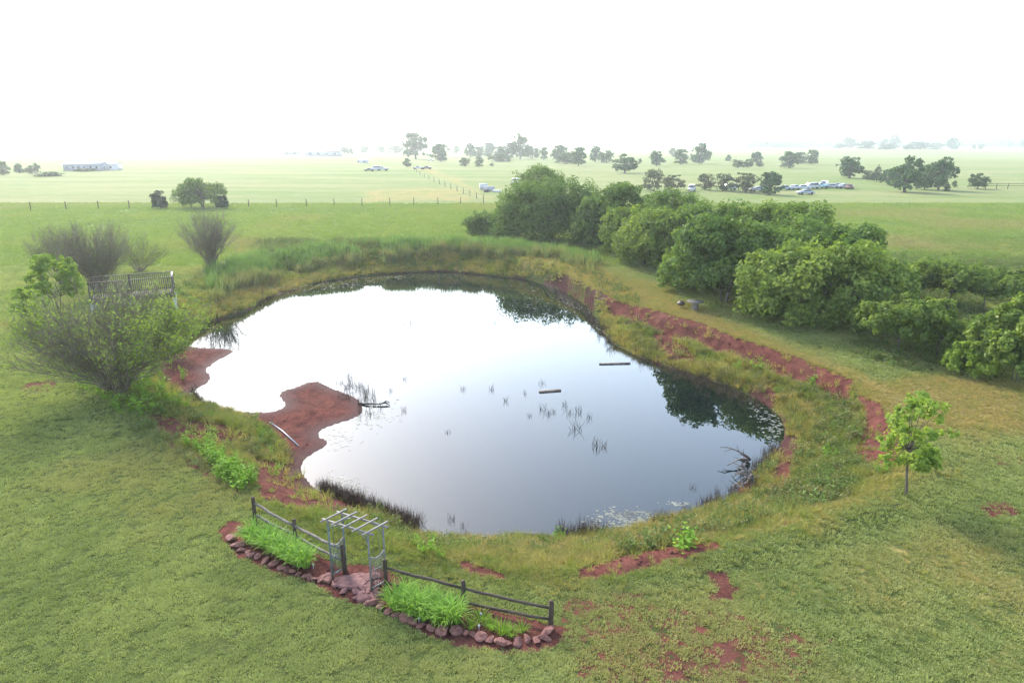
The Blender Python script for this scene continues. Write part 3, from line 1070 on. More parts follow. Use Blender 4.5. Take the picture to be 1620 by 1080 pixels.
    keep = (rng.uniform(0, 1, len(P)) < pr) & (pond > 0.3)
    P, n1 = P[keep], n1[keep]
    scatter('bank_weeds', T_WEED, put(P), 0.45 + 0.7 * n1 + 0.25 * (berm[keep] > 0.1), np.clip(n1 + rng.normal(0, 0.25, len(P)), 0, 1),
            np.clip(rng.normal(0.15, 0.3, len(P)), 0, 1), 'low leafy weeds scattered over the banks', 0.2, 4)
    # pasture beyond
    P = sample_view(70000, 322, 420, rng, 0.9, 100)
    rim = sdist_far(P, RIM, 14)
    Z = zones(P)
    n1 = fbm(P[:, 0] / 8, P[:, 1] / 12, 81)
    keep = (rim > 2) & (P[:, 1] > 78)
    P, n1 = P[keep], n1[keep]
    dry = np.clip(Z['dry'][keep] + (n1 - 0.55) * 1.5, 0, 0.8)
    grey = smooth(1400, 1440, px_of(np.column_stack([P, np.zeros(len(P))]))[0][:, 0]) * smooth(108, 100, P[:, 1])
    scatter('pasture_grass', T_PAST, put(P), 0.5 + 0.9 * n1, np.clip(n1 * 1.1 - 0.4 * grey + rng.normal(0, 0.18, len(P)), 0, 1), dry,
            'longer bright grass of the pasture beyond the pond', 0.2, 5)
    # dead stems at the near-left shore, thinning into the water
    pts = []
    for (x0, y0, x1, y1, n, s) in [(520, 778, 660, 838, 330, 6), (505, 770, 525, 782, 50, 4), (302, 622, 318, 642, 40, 3), (318, 646, 340, 650, 18, 2),
                                   (1100, 800, 1165, 785, 30, 3), (1030, 835, 1095, 815, 25, 4), (545, 605, 590, 640, 40, 9), (880, 848, 960, 842, 70, 4),
                                   (395, 478, 425, 470, 60, 4), (1235, 700, 1180, 765, 60, 5), (940, 500, 970, 548, 90, 6), (1000, 560, 1200, 640, 160, 6)]:
        for _ in range(n):
            t = rng.uniform()
            pts.append(on_plane(x0 + (x1 - x0) * t + rng.normal(0, s), y0 + (y1 - y0) * t + rng.normal(0, s), WATER_Z)[:2])
    P = np.array(pts)
    Q = put(P)
    Q[:, 2] = np.maximum(Q[:, 2], WATER_Z - 0.1)
    scatter('dead_reeds', T_DEAD, Q, rng.uniform(0.5, 1.15, len(P)), rng.uniform(0, 1, len(P)), rng.uniform(0, 0.6, len(P)) ** 2,
            'dark dead reed stems along the water edge', 0.15, 6)
    # clods and gravel on the bare soil
    P = sample_view(60000, 470, 1080, rng, 1.1)
    Z = zones(P)
    keep = (rng.uniform(0, 1, len(P)) < smooth(0.45, 0.8, Z['soil']) * 0.14) & (sdist_far(P, POND, 2) > 0.15)
    P = P[keep]
    cl = []
    for i in range(3):
        g = Geo()
        d = rng.normal(size=(6, 3))
        V = np.array([[1, 0, 0], [-1, 0, 0], [0, 1, 0], [0, -1, 0], [0, 0, 1], [0, 0, -1.0]]) * rng.uniform(0.03, 0.07, (6, 1)) + d * 0.008
        g.add(V, [[0, 2, 4], [2, 1, 4], [1, 3, 4], [3, 0, 4], [2, 0, 5], [1, 2, 5], [3, 1, 5], [0, 3, 5]])
        cl.append(g.mesh('soil_clod', M['clod']))
    scatter('soil_clods', cl, put(P), rng.uniform(0.3, 1.15, len(P)) ** 1.8, rng.uniform(0.2, 1, len(P)), np.zeros(len(P)), 'loose red clods and grit on the bare soil', 0.5, 7)
    # floating weed at the margins
    g = Geo()
    C = []
    for (x0, y0, x1, y1, n, sx, sy) in [(470, 462, 600, 438, 189, 22, 4), (600, 437, 790, 440, 160, 20, 3), (790, 446, 930, 490, 90, 14, 6), (845, 480, 900, 500, 60, 22, 5),
                                        (1195, 640, 1235, 690, 160, 10, 12), (960, 815, 1030, 825, 260, 22, 7), (930, 832, 950, 838, 60, 8, 4), (1060, 795, 1080, 800, 30, 8, 2),
                                        (560, 640, 600, 665, 160, 22, 12), (520, 690, 545, 705, 60, 14, 8), (535, 760, 560, 775, 50, 14, 8), (940, 505, 970, 540, 120, 6, 8)]:
        for _ in range(n):
            t = rng.uniform()
            C.append(on_plane(x0 + (x1 - x0) * t + rng.normal(0, sx), y0 + (y1 - y0) * t + rng.normal(0, sy), WATER_Z))
    C = np.array(C)
    C[:, 2] = WATER_Z + 0.006 + 0.002 * rng.uniform(0, 1, len(C))
    C = C[sdist(C[:, :2], POND) < -0.1]
    L = rng.uniform(0.08, 0.3, len(C))
    g.cards(C, np.tile([0, 0, 1.0], (len(C), 1)) + rng.normal(0, 0.01, (len(C), 3)), L, L * rng.uniform(0.3, 0.8, len(C)), rng, rng.uniform(0, 1, len(C)))
    k = simple_mat('floating_weed', (0.035, 0.04, 0.035), (0.13, 0.14, 0.11), 0.6, 0.6, 0.3, None, 0.0)
    tag(g.build('floating_pond_weed', k), 'flecks of floating weed near the shore', kind='stuff')


tuft_fields()


# ------------------------------------------------------------------ trees and shrubs
def crown_geo(g, rng, W, D, H, zb, nl, nsub, nleaf, leaf, shape='dome', gap=0.0):
    """clumped leaf cloud: lobes > sub-clumps > leaves; centre on the origin, from zb to H"""
    cz = zb + (H - zb) * (0.42 if shape == 'dome' else 0.5)
    lobes, lr = [], []
    zw = zb + (H - zb) * (0.34 if shape == 'dome' else 0.48)
    while len(lobes) < nl:
        a = rng.uniform(0, 6.283)
        if shape == 'cone':
            zt = rng.uniform(0, 1) ** 1.3
            rad = (1 - zt) * 0.40 + 0.02
            lobes.append([W * rad * math.cos(a), D * rad * math.sin(a), zb + (H - zb) * (0.06 + 0.86 * zt)])
            lr.append(0.15 * W * (1.15 - 0.8 * zt))
            continue
        l = min(W, 2.0 * (H - zb)) * rng.uniform(0.10, 0.20)
        zt = rng.uniform(0.0, 1.0) ** 1.35
        z = zb + l * 0.35 + (H - zb - 1.5 * l) * zt
        q = (z + l * 0.3 - zw) / (H - zw) if z > zw else 0.55 * (zw - z) / (zw - zb + 1e-6)
        rp = math.sqrt(max(0.0, 1 - q * q))
        k = math.sqrt(rng.uniform(0.25 if zt < 0.75 else 0.0, 1.0))
        rx, ry = max(0.05, W / 2 * rp - l * 0.8), max(0.05, D / 2 * rp - l * 0.8)
        lobes.append([rx * k * math.cos(a), ry * k * math.sin(a), z])
        lr.append(l)
    lobes, lr = np.array(lobes), np.array(lr)
    # sub clumps on each lobe
    d = rng.normal(size=(nl, nsub, 3))
    d /= np.linalg.norm(d, axis=2, keepdims=True)
    d[..., 2] = np.where(d[..., 2] < -0.3, -d[..., 2], d[..., 2])
    sub = lobes[:, None] + d * (lr[:, None] * rng.uniform(0.55, 1.0, (nl, nsub)))[..., None] * np.array([1, 1, 0.85])
    sr = lr[:, None] * rng.uniform(0.22, 0.42, (nl, nsub))
    st = rng.uniform(0, 1, (nl, nsub)) * 0.6 * 0.9 + rng.uniform(0, 1, (nl, 1)) * 0.45
    pr = (lr[:, None] ** 2 * sr / sr.mean()).ravel()
    s = rng.choice(nl * nsub, nleaf, p=pr / pr.sum())
    li = s // nsub
    dv = rng.normal(size=(nleaf, 3))
    dv /= np.linalg.norm(dv, axis=1, keepdims=True)
    C = sub.reshape(-1, 3)[s] + dv * (sr.ravel()[s] * rng.uniform(0, 1, nleaf) ** 0.33)[:, None]
    out = C - lobes[li]
    out /= np.linalg.norm(out, axis=1, keepdims=True) + 1e-6
    N = out * 0.55 + np.array([0, 0, 0.35]) + rng.normal(0, 0.45, (nleaf, 3))
    C[:, 2] = np.maximum(C[:, 2], 0.06 * H + rng.uniform(0, 0.05 * H, nleaf))
    sz = leaf * rng.uniform(0.6, 1.35, nleaf)
    g.cards(C, N, sz, sz * 0.62, rng, np.clip(st.ravel()[s] + rng.normal(0, 0.2, nleaf), 0, 1), 0.12)
    return lobes


def wood_geo(g, rng, lobes, H, r, stems=1, fork=0.3, spread=0.0):
    bases = [(rng.normal(0, spread), rng.normal(0, spread), -0.15) for _ in range(stems)]
    forks = []
    for b in bases:
        f = np.array([b[0] * 2.2 + rng.normal(0, 0.02 * H), b[1] * 2.2 + rng.normal(0, 0.02 * H), fork * H * rng.uniform(0.85, 1.15)])
        P = np.array([b, (b[0] * 1.1, b[1] * 1.1, 0.05 * H), (np.array(b) * 0.5 + f * 0.5), f])
        g.tubes(P, np.array([r * 1.35, r * 1.05, r * 0.9, r * 0.75]) / math.sqrt(stems), 7)
        forks.append(f)
    P, Rr = [], []
    for i, l in enumerate(lobes):
        f = forks[i % len(forks)]
        t = np.linspace(0, 1, 6)[:, None]
        m = f * 0.6 + l * 0.4 + np.array([0, 0, 0.05 * H])
        c = (1 - t) ** 2 * f + 2 * t * (1 - t) * m + t ** 2 * l
        c[1:-1] += rng.normal(0, 0.012 * H, (4, 3))
        P.append(c)
        Rr.append(np.linspace(r * 0.42, r * 0.07, 6))
    g.tubes(np.array(P), np.array(Rr), 5)


def tree(name, loc, W, H, label, cat='tree', group=None, seed=1, mat='leaf_grove', nl=22, nsub=12, nleaf=14000, leaf=0.42, zb=0.1, shape='dome',
         D=None, stems=1, r=None, fork=0.28, rz=None, bark='bark'):
    rng = np.random.default_rng(seed)
    t = empty(name, loc, label, cat, group, rng.uniform(0, 6.28) if rz is None else rz)
    g = Geo()
    lobes = crown_geo(g, rng, W, D or W, H, zb * H, nl, nsub, nleaf, leaf, shape)
    w = Geo()
    wood_geo(w, rng, lobes, H, r or 0.022 * H + 0.04, stems, fork, 0.0 if stems == 1 else 0.03 * H)
    w.build('trunk', M[bark], t, True)
    g.build('crown', M[mat], t)
    return t


# the grove beyond the pond: base px, base row, top row, width px
GROVE = [
    # x, base, top, width, label, mat, zb, leaf count
    (852, 352, 252, 92, 'round dark tree rising behind the broad dome at the far end of the grove', 'leaf_grove', 0.10, 8000),
    (872, 380, 267, 182, 'broad dome-shaped tree at the far end of the grove, foliage down to the ground', 'leaf_grove', 0.08, 20000),
    (768, 371, 330, 66, 'low loose spreading tree at the outer tip of the grove beside the bright pasture', 'leaf_grove', 0.12, 4500),
    (808, 374, 318, 74, 'small tree leaning against the flank of the broad dome-shaped tree', 'leaf_grove', 0.08, 5200),
    (988, 392, 276, 96, 'tall dark tree next to the broad dome-shaped tree', 'leaf_grove', 0.10, 10000),
    (1000, 402, 318, 92, 'tree with pale crown bumps facing the far bank of the pond', 'leaf_grove_light', 0.08, 9000),
    (1052, 400, 290, 110, 'tree in the back row of the grove in front of the grey scrub', 'leaf_grove', 0.10, 9000),
    (1060, 424, 312, 132, 'light green tree in the front row between the far bank and the spool table', 'leaf_grove_light', 0.08, 13000),
    (1118, 428, 306, 120, 'tree in the middle of the grove behind the slim-trunked one', 'leaf_grove', 0.10, 9000),
    (1142, 478, 326, 150, 'tree with slim bare trunks showing behind the spool table', 'leaf_grove', 0.20, 14500),
    (1185, 428, 304, 126, 'back row tree in front of the junked cars and grey scrub', 'leaf_grove_light', 0.10, 9000),
    (1232, 475, 318, 150, 'dark tree wedged between the slim-trunked tree and the largest front tree', 'leaf_grove', 0.10, 12000),
    (1262, 440, 310, 120, 'back row tree at the end of the grove nearest the open field', 'leaf_grove', 0.10, 9000),
    (1292, 512, 366, 232, 'largest tree at the front corner of the grove, light leaves down to the grass', 'leaf_grove_light', 0.06, 25000),
    (1340, 478, 342, 138, 'dark rounded tree behind the largest front tree', 'leaf_grove', 0.08, 12000),
]
GROVE += [
    (1022, 418, 330, 96, 'low light tree filling the grove edge above the far bank', 'leaf_grove_light', 0.02, 9000),
    (1098, 458, 352, 104, 'bushy tree between the front row and the spool table', 'leaf_grove_light', 0.02, 10000),
    (1216, 498, 392, 96, 'low dark tree at the shaded foot of the largest front tree', 'leaf_grove', 0.02, 9000),
    (950, 390, 300, 80, 'dark tree in the shade between the broad dome and the light row', 'leaf_grove', 0.02, 8000),
]
for i, (x, by, ty, w, lab, mat, zb, nlf) in enumerate(GROVE):
    p = at(x, by)
    k = pxm(p)
    H = height_for(p, ty) / 1.02
    tree('grove_tree', p, w / k * (1.14 if i < 5 else 1.28), H, lab, 'tree', 'trees of the grove beside the pond', 100 + i, mat, 34 + int(w / 4), 9, int(nlf * 2.0), 0.32, zb if i == 9 else zb * 0.3, 'dome',
         D=min(w / k, 9.5) * 0.95, stems=3 if i == 9 else 1, r=0.16 if i == 9 else None, rz=0.0)

SAPL = [
    (1420, 556, 468, 118, 'bright bushy young tree at the grass edge beside the largest grove tree', 6500, 0.35),
    (1482, 562, 486, 92, 'thin-trunked young tree with pale top leaves second from the grove', 4200, 0.25),
    (1448, 476, 404, 96, 'dark young tree at the back of the sapling plot touching the grove', 5000, 0.2),
    (1502, 486, 410, 92, 'young tree on a slim trunk at the back middle of the sapling plot', 4500, 0.3),
    (1556, 490, 420, 92, 'young tree behind the gap in the sapling plot', 4200, 0.3),
    (1612, 478, 424, 84, 'young tree at the back of the sapling plot near the frame edge', 4000, 0.3),
    (1606, 602, 468, 146, 'largest bright young tree in the front row of the sapling plot', 9000, 0.12),
    (1536, 592, 536, 76, 'low bright bush at the front of the sapling plot', 3000, 0.08),
    (1470, 520, 470, 60, 'small sapling standing between the front and back rows of the plot', 2400, 0.25),
]
for i, (x, by, ty, w, lab, nlf, zb) in enumerate(SAPL):
    p = at(x, by)
    k = pxm(p)
    tree('sapling', p, w / k * 1.22, height_for(p, ty) * 1.04, lab, 'young tree', 'young trees of the plot beyond the grove', 200 + i, 'leaf_sapling' if i == 7 else 'leaf_grove_light',
         30, 8, int(nlf * 2.2), 0.24, zb, 'dome', r=0.06, stems=1 if zb > 0.15 else 3)

p = at(1433, 781)
tree('slender_tree', p, 114 / pxm(p), height_for(p, 608), 'slender young tree with bright yellow-green leaves alone on the near bank', 'young tree', None, 301, 'leaf_sapling',
     30, 7, 3500, 0.18, 0.25, 'tall', r=0.055, fork=0.45)
p = at(320, 329)
tree('pasture_tree', p, 84 / pxm(p), height_for(p, 277), 'broad flat-crowned tree on several trunks at the pasture fence', 'tree', None, 302, 'leaf_grove', 34, 9, 11000, 0.42, 0.1,
     'dome', stems=4, r=0.3, fork=0.3)
p = at(254, 330)
tree('cedar_tree', p, 28 / pxm(p), height_for(p, 299), 'small dark cedar standing by itself at the pasture fence', 'tree', 'cedars at the pasture fence', 303, 'leaf_cedar', 60, 8, 6500, 0.32, 0.02, 'dome')
p = at(352, 329)
tree('cedar_tree', p, 24 / pxm(p), height_for(p, 307), 'stubby dark cedar tucked under the edge of the broad pasture tree', 'tree', 'cedars at the pasture fence', 304, 'leaf_cedar', 90, 8, 5000, 0.32, 0.02, 'dome')


def shrub(loc, H, W, label, seed, nst=60, ntw=700, nsub=2600, nleaf=0, leafw=None, leaf=0.16, group=None, r0=0.35, thick=0.03, upright=0.0, name='bare_willow'):
    rng = np.random.default_rng(seed)
    t = empty(name, loc, label, 'shrub', group)
    g = Geo()
    K = 9
    az = rng.uniform(0, 6.283, nst)
    zen = np.radians(58) * rng.uniform(0, 1, nst) ** 0.6
    L = H * rng.uniform(0.72, 1.05, nst) * (1 - 0.16 * (zen / np.radians(58)))
    s = np.linspace(0, 1, K)
    reach = np.sin(zen) * W / 2 / math.sin(np.radians(58))
    # fan out from the base, then turn up
    rad = reach[:, None] * (s ** 1.35)[None]
    zz = (L * np.cos(zen * (0.75 - upright)))[:, None] * (s ** 0.95)[None]
    b = np.column_stack([np.cos(az), np.sin(az)]) * (r0 * rng.uniform(0.1, 1, nst))[:, None]
    P = np.stack([b[:, :1] + rad * np.cos(az)[:, None], b[:, 1:] + rad * np.sin(az)[:, None], zz - 0.1], 2)
    P[:, 1:] += np.cumsum(rng.normal(0, 0.02 * H, (nst, K - 1, 3)), 1) * np.array([1, 1, 0.4])
    g.tubes(P, thick * np.linspace(1, 0.22, K)[None] * rng.uniform(0.7, 1.3, nst)[:, None], 4)

    def branch(P, n, t0, ln, ang, th, K2=4):
        N, K = P.shape[:2]
        i = rng.integers(0, N, n)
        u = rng.uniform(t0, 0.97, n) * (K - 1)
        k = u.astype(int)
        f = (u - k)[:, None]
        st = P[i, k] * (1 - f) + P[i, k + 1] * f
        tg = P[i, k + 1] - P[i, k]
        tg /= np.linalg.norm(tg, axis=1, keepdims=True) + 1e-9
        d = tg + rng.normal(0, ang, (n, 3)) + np.array([0, 0, 0.15])
        d /= np.linalg.norm(d, axis=1, keepdims=True)
        l = ln * rng.uniform(0.5, 1.2, n) * (1.15 - 0.5 * u / (K - 1))
        ss = np.linspace(0, 1, K2)
        Q = st[:, None] + d[:, None] * (l[:, None] * ss[None])[..., None]
        Q[:, 1:] += np.cumsum(rng.normal(0, 0.03 * ln, (n, K2 - 1, 3)), 1) + np.array([0, 0, 0.08 * ln]) * (ss[1:, None] ** 2)
        g.tubes(Q, th * np.linspace(1, 0.35, K2)[None] * np.ones((n, 1)), 3)
        return Q
    Q = branch(P, ntw, 0.28, H * 0.30, 0.38, thick * 0.36)
    Q2 = branch(Q, nsub, 0.2, H * 0.13, 0.38, thick * 0.2, 3)
    g.build('branches', M['twig'], t, True)
    if nleaf:
        f = Geo()
        src = np.concatenate([Q.reshape(-1, 3), Q2.reshape(-1, 3)])
        w = leafw(src / np.array([W / 2, W / 2, H])) if leafw else np.ones(len(src))
        i = rng.choice(len(src), nleaf, p=w / w.sum())
        C = src[i] + rng.normal(0, 0.14, (nleaf, 3))
        C[:, 2] = np.maximum(C[:, 2], 0.1)
        f.cards(C, rng.normal(0, 0.7, (nleaf, 3)) + np.array([0, 0, 0.6]), leaf * rng.uniform(0.6, 1.3, nleaf), leaf * 0.4, rng, rng.uniform(0, 1, nleaf))
        f.build('foliage', M['leaf_willow'], t)
    return t


# big willow at the left bank and its neighbours
p = at(186, 620)
shrub(p, height_for(p, 452), 255 / pxm(p), 'large bare-stemmed willow fanning out over the lawn edge in front of the deck', 401, 100, 1500, 5600, 12500,
      lambda q: np.clip(0.22 + 4.0 * np.clip(np.abs(q[:, 0] + 0.05) - 0.5, 0, 1) + 0.8 * np.clip(0.30 - q[:, 2], 0, 1), 0.01, 4), 0.17, 'bare willows by the deck', 0.4, 0.05)
p = at(158, 462)
shrub(p, height_for(p, 352), 106 / pxm(p), 'tall grey leafless willow rising behind the end of the deck', 402, 95, 1300, 5200, 1200, None, 0.16, 'bare willows by the deck', 0.5, 0.035, 0.25)
p = at(104, 450)
shrub(p, height_for(p, 356), 80 / pxm(p), 'thin grey leafless shrub at the far left beyond the bright leafy bush', 403, 45, 500, 2200, 200, None, 0.16, 'bare willows by the deck', 0.5, 0.035, 0.2)
p = at(222, 430)
shrub(p, height_for(p, 374), 90 / pxm(p), 'smaller half-green willow behind the middle of the deck', 404, 40, 500, 2000, 1600, None, 0.18, 'bare willows by the deck', 0.4, 0.03, 0.1)
p = at(335, 421)
shrub(p, height_for(p, 334), 92 / pxm(p), 'neat fan-shaped leafless shrub standing alone above the far green reeds', 405, 75, 650, 2600, 0, None, 0.16, 'bare willows by the deck', 0.35, 0.045, 0.05)
p = at(92, 500)
tree('leafy_bush', p, 96 / pxm(p), height_for(p, 386), 'bright green leafy bush pushing up behind the large willow', 'shrub', None, 406, 'leaf_sapling', 18, 9, 5200, 0.26, 0.25, 'dome', r=0.06, stems=3)
p = at(60, 520)
tree('leafy_bush', p, 66 / pxm(p), height_for(p, 448), 'lower yellow-green bush on the lawn side of the large willow', 'shrub', None, 407, 'leaf_sapling', 12, 8, 2600, 0.24, 0.1, 'dome', r=0.05, stems=3)
p = at(278, 560)
tree('leafy_bush', p, 70 / pxm(p), height_for(p, 486), 'yellow-green bush on the water side of the large willow below the deck corner', 'shrub', None, 408, 'leaf_sapling', 12, 8, 3400, 0.22, 0.1, 'dome', r=0.05, stems=3)

# ------------------------------------------------------------------ far trees: a few shared meshes, each tree an object with trunk and crown
VAR = {}


def far_variant(kind, seed):
    rng = np.random.default_rng(seed)
    g, w = Geo(), Geo()
    if kind == 'round':
        lb = crown_geo(g, rng, 1, 1, 1, 0.03, 34, 8, 4600, 0.066, 'dome')
        wood_geo(w, rng, lb, 1, 0.035, 1, 0.25)
    elif kind == 'tall':
        lb = crown_geo(g, rng, 1, 1, 1, 0.06, 34, 7, 4200, 0.066, 'tall')
        wood_geo(w, rng, lb, 1, 0.03, 1, 0.35)
    elif kind == 'bush':
        lb = crown_geo(g, rng, 1, 1, 1, 0.0, 34, 8, 4400, 0.066, 'dome')
        wood_geo(w, rng, lb, 1, 0.03, 4, 0.2, 0.03)
    elif kind == 'spread':
        lb = crown_geo(g, rng, 1, 1, 1, 0.08, 36, 8, 4600, 0.062, 'spread')
        wood_geo(w, rng, lb, 1, 0.04, 1, 0.25)
    elif kind == 'scrub':
        lb = crown_geo(g, rng, 1, 1, 1, 0.03, 32, 7, 3000, 0.055, 'dome')
        wood_geo(w, rng, lb, 1, 0.03, 5, 0.22, 0.06)
    else:
        lb = crown_geo(g, rng, 1, 1, 1, 0.02, 90, 8, 4000, 0.06, 'cone')
        wood_geo(w, rng, lb[:10], 1, 0.03, 1, 0.3)
    mat = {'scrub': 'leaf_olive', 'cone': 'leaf_cedar'}.get(kind, 'leaf_far')
    return g.mesh('crown', M[mat]), w.mesh('trunk', M['bark'])


for kd in ('round', 'tall', 'bush', 'spread', 'scrub', 'cone'):
    VAR[kd] = [far_variant(kd, 500 + 17 * i + len(kd)) for i in range(3)]
_ft = [0]


def far_tree(x, by, h, w, kind, label, group):
    p = at(x, by)
    k = pxm(p)
    i = _ft[0]
    _ft[0] += 1
    r = random.Random(i * 7 + 3)
    cr, tr = VAR[kind][i % 3]
    name = {'bush': 'field_bush', 'scrub': 'scrub_tree', 'cone': 'cedar_tree'}.get(kind, 'field_tree')
    t = empty(name, p, label, 'bush' if kind == 'bush' else 'tree', group, r.uniform(0, 6.28))
    t.scale = (w / k * 1.04, w / k * 1.04, h / k * 1.04)
    inst('trunk', tr, t)
    inst('crown', cr, t)


B1 = 'hazy trees of the distant farm belt'
B2 = 'single trees dotted over the right-hand fields'
B3 = 'hazy trees of the far horizon belt'
B4 = 'scrub trees around the junked cars'
FAR = [
    (658, 252, 44, 44, 'tall', 'tallest hazy tree left of centre on the horizon, with a wide dense crown', B1),
    (697, 256, 29, 38, 'round', 'rounded hazy tree right beside the tallest tree of the farm belt', B1),
    (823, 252, 43, 34, 'tall', 'tall airy hazy tree rising highest in the middle of the belt', B1),
    (803, 252, 26, 40, 'round', 'wide hazy tree at the foot of the tall airy one', B1),
    (773, 248, 23, 32, 'round', 'pale hazy tree behind the roofs in the belt middle', B1),
    (744, 250, 25, 20, 'tall', 'narrow peaked hazy tree in the belt', B1),
    (842, 251, 20, 26, 'round', 'squat hazy tree under the tall airy one on its open side', B1),
    (722, 243, 13, 16, 'round', 'small pale tree peeping out between two belt trees', B1),
    (758, 249, 17, 18, 'round', 'small hazy tree next to the narrow peaked one', B1),
    (627, 243, 13, 28, 'bush', 'low wide hazy tree next to the tallest belt tree', B1),
    (603, 242, 11, 15, 'round', 'little hazy round tree on the pale ridge', B1),
    (577, 242, 11, 17, 'round', 'little hazy tree between the barn and the ridge trees', B1),
    (546, 244, 13, 15, 'round', 'hazy tree at the end wall of the grey barn', B1),
    (556, 244, 10, 11, 'round', 'smaller hazy tree beside the grey barn end tree', B1),
    (644, 264, 14, 15, 'bush', 'dark bush beside the fence corner below the tallest tree', B1),
    (735, 263, 14, 20, 'bush', 'dark rounded bush before the farm belt, first of a pair', B1),
    (758, 264, 16, 17, 'bush', 'dark upright bush before the farm belt, second of the pair', B1),
    (778, 263, 5, 8, 'bush', 'tiny dark bush alone in the field before the belt', B1),
    (790, 256, 14, 46, 'bush', 'long pale hedge-like bush between two belt trees', B1),
    (860, 254, 21, 15, 'tall', 'slim hazy tree between two masses of the belt', B1),
    (885, 256, 26, 32, 'round', 'hazy tree with a domed top behind the grove tip', B1),
    (896, 259, 18, 42, 'bush', 'dark wide bush in front of the domed hazy tree', B1),
    (915, 263, 30, 27, 'tall', 'hazy two-tone tree standing nearer than its neighbours', B1),
    (942, 257, 27, 21, 'tall', 'hazy upright tree just past the two-tone one', B1),
    (959, 258, 20, 24, 'round', 'hazy round tree touching the upright one', B1),
    (988, 274, 29, 46, 'spread', 'dark spreading tree just above the grove crowns', B1),
    (1012, 260, 10, 7, 'tall', 'tiny upright tree beside the dark spreading one', B1),
    (1039, 263, 24, 27, 'round', 'lone round tree in the field above the grove', B2),
    (1077, 260, 24, 27, 'bush', 'square dark evergreen beside the cone-shaped one', B2),
    (1108, 259, 33, 34, 'bush', 'large dark cone-shaped evergreen in the far field', B2),
    (1066, 248, 14, 22, 'scrub', 'bare pale tree behind the two dark evergreens', B2),
    (1152, 255, 10, 11, 'bush', 'tiny dark bush in the field, apart from the little group', B2),
    (1167, 266, 14, 20, 'spread', 'small flat-topped tree in the group of small trees', B2),
    (1183, 266, 14, 18, 'spread', 'small stemmed tree at the front of the group of small trees', B2),
    (1196, 258, 18, 21, 'round', 'lighter taller tree at the back of the group of small trees', B2),
    (1201, 264, 9, 13, 'round', 'smallest round tree of the group of small trees', B2),
    (1248, 266, 27, 34, 'bush', 'wide dark block-shaped tree in the far right field', B2),
    (1264, 259, 18, 30, 'bush', 'paler bush behind the block-shaped tree', B2),
    (1284, 260, 23, 23, 'round', 'round tree at the end of the block-shaped pair', B2),
    (1344, 282, 34, 45, 'round', 'dark round tree just behind the white junked cars', B2),
    (1387, 287, 26, 22, 'cone', 'small pointed evergreen between the car lot and the big dark trees', B2),
    (1372, 284, 15, 22, 'scrub', 'pale low shrub leaning on the small pointed evergreen', B2),
    (1431, 304, 56, 58, 'spread', 'big dark spreading tree on a clear single trunk at the field edge', B2),
    (1408, 293, 26, 40, 'round', 'paler tree behind the trunk of the big spreading tree', B2),
    (1484, 301, 54, 52, 'tall', 'big ragged tree with a split top at the field edge', B2),
    (1462, 300, 34, 34, 'round', 'dark tree filling the gap between the two biggest field trees', B2),
    (1497, 302, 11, 12, 'bush', 'little bush at the foot of the ragged tree', B2),
    (1510, 296, 11, 10, 'bush', 'small pale bush apart from the ragged tree', B2),
    (1546, 299, 25, 32, 'spread', 'small bowl-shaped tree beside the short rail fence', B2),
    (1117, 301, 27, 36, 'scrub', 'grey scrub tree nearest the white van at the car lot', B4),
    (1143, 302, 28, 36, 'scrub', 'second grey scrub tree in the row before the car lot', B4),
    (1176, 304, 31, 52, 'scrub', 'widest greyish scrub tree in the row before the car lot', B4),
    (1217, 308, 37, 46, 'round', 'dark green tree ending the row beside the junked cars', B4),
    (1033, 302, 35, 40, 'scrub', 'dull green scrub tree behind the middle grove crowns', B4),
    (1064, 304, 28, 44, 'scrub', 'grey twiggy scrub tree behind the middle grove crowns', B4),
    (6, 277, 22, 22, 'bush', 'dark clipped round tree cut by the frame edge', 'trees of the hazy farmyard'),
    (31, 274, 16, 17, 'bush', 'round dark tree next to the one cut by the frame edge', 'trees of the hazy farmyard'),
    (56, 276, 18, 18, 'round', 'paler brownish tree in the hazy farmyard', 'trees of the hazy farmyard'),
    (78, 279, 7, 46, 'bush', 'long low dark thicket on the hazy field', 'trees of the hazy farmyard'),
    (44, 273, 8, 14, 'bush', 'small pale bush between the two farmyard trees', 'trees of the hazy farmyard'),
    (136, 271, 5, 38, 'bush', 'dark low shrubs along the white long house', 'trees of the hazy farmyard'),
    (1156, 229, 20, 16, 'tall', 'pale tower-like tree standing out of the far horizon', B3),
    (1133, 229, 16, 12, 'tall', 'slim pale tree beside the tower-like one on the far horizon', B3),
    (1344, 235, 19, 26, 'round', 'pale domed tree on the far horizon above the dark round tree', B3),
    (1372, 236, 13, 32, 'bush', 'low pale tree clump next to the domed horizon tree', B3),
    (1328, 235, 9, 18, 'bush', 'small pale bush before the domed horizon tree', B3),
    (1414, 236, 24, 18, 'tall', 'pale tall tree sticking up from the far horizon row', B3),
    (1396, 236, 18, 14, 'tall', 'pale thin tree beside the tall one of the horizon row', B3),
    (1404, 237, 10, 34, 'bush', 'low pale thicket at the feet of the two tall horizon trees', B3),
    (1453, 237, 13, 40, 'bush', 'long pale thicket past the tall horizon trees', B3),
    (1482, 237, 11, 24, 'bush', 'low pale bump continuing the long thicket', B3),
    (1505, 237, 20, 20, 'round', 'steep pale tree closing the horizon thicket', B3),
    (1433, 237, 7, 12, 'bush', 'small pale bush leading the long thicket', B3),
    (1540, 236, 8, 10, 'round', 'tiny pale tree alone past the horizon thicket', B3),
    (1551, 236, 8, 12, 'round', 'second tiny pale tree alone past the horizon thicket', B3),
    (1597, 234, 8, 10, 'round', 'tiny pale tree near the frame edge on the horizon', B3),
    (1617, 235, 14, 12, 'round', 'pale tree cut by the frame edge on the horizon', B3),
]
for a in FAR:
    far_tree(*a)


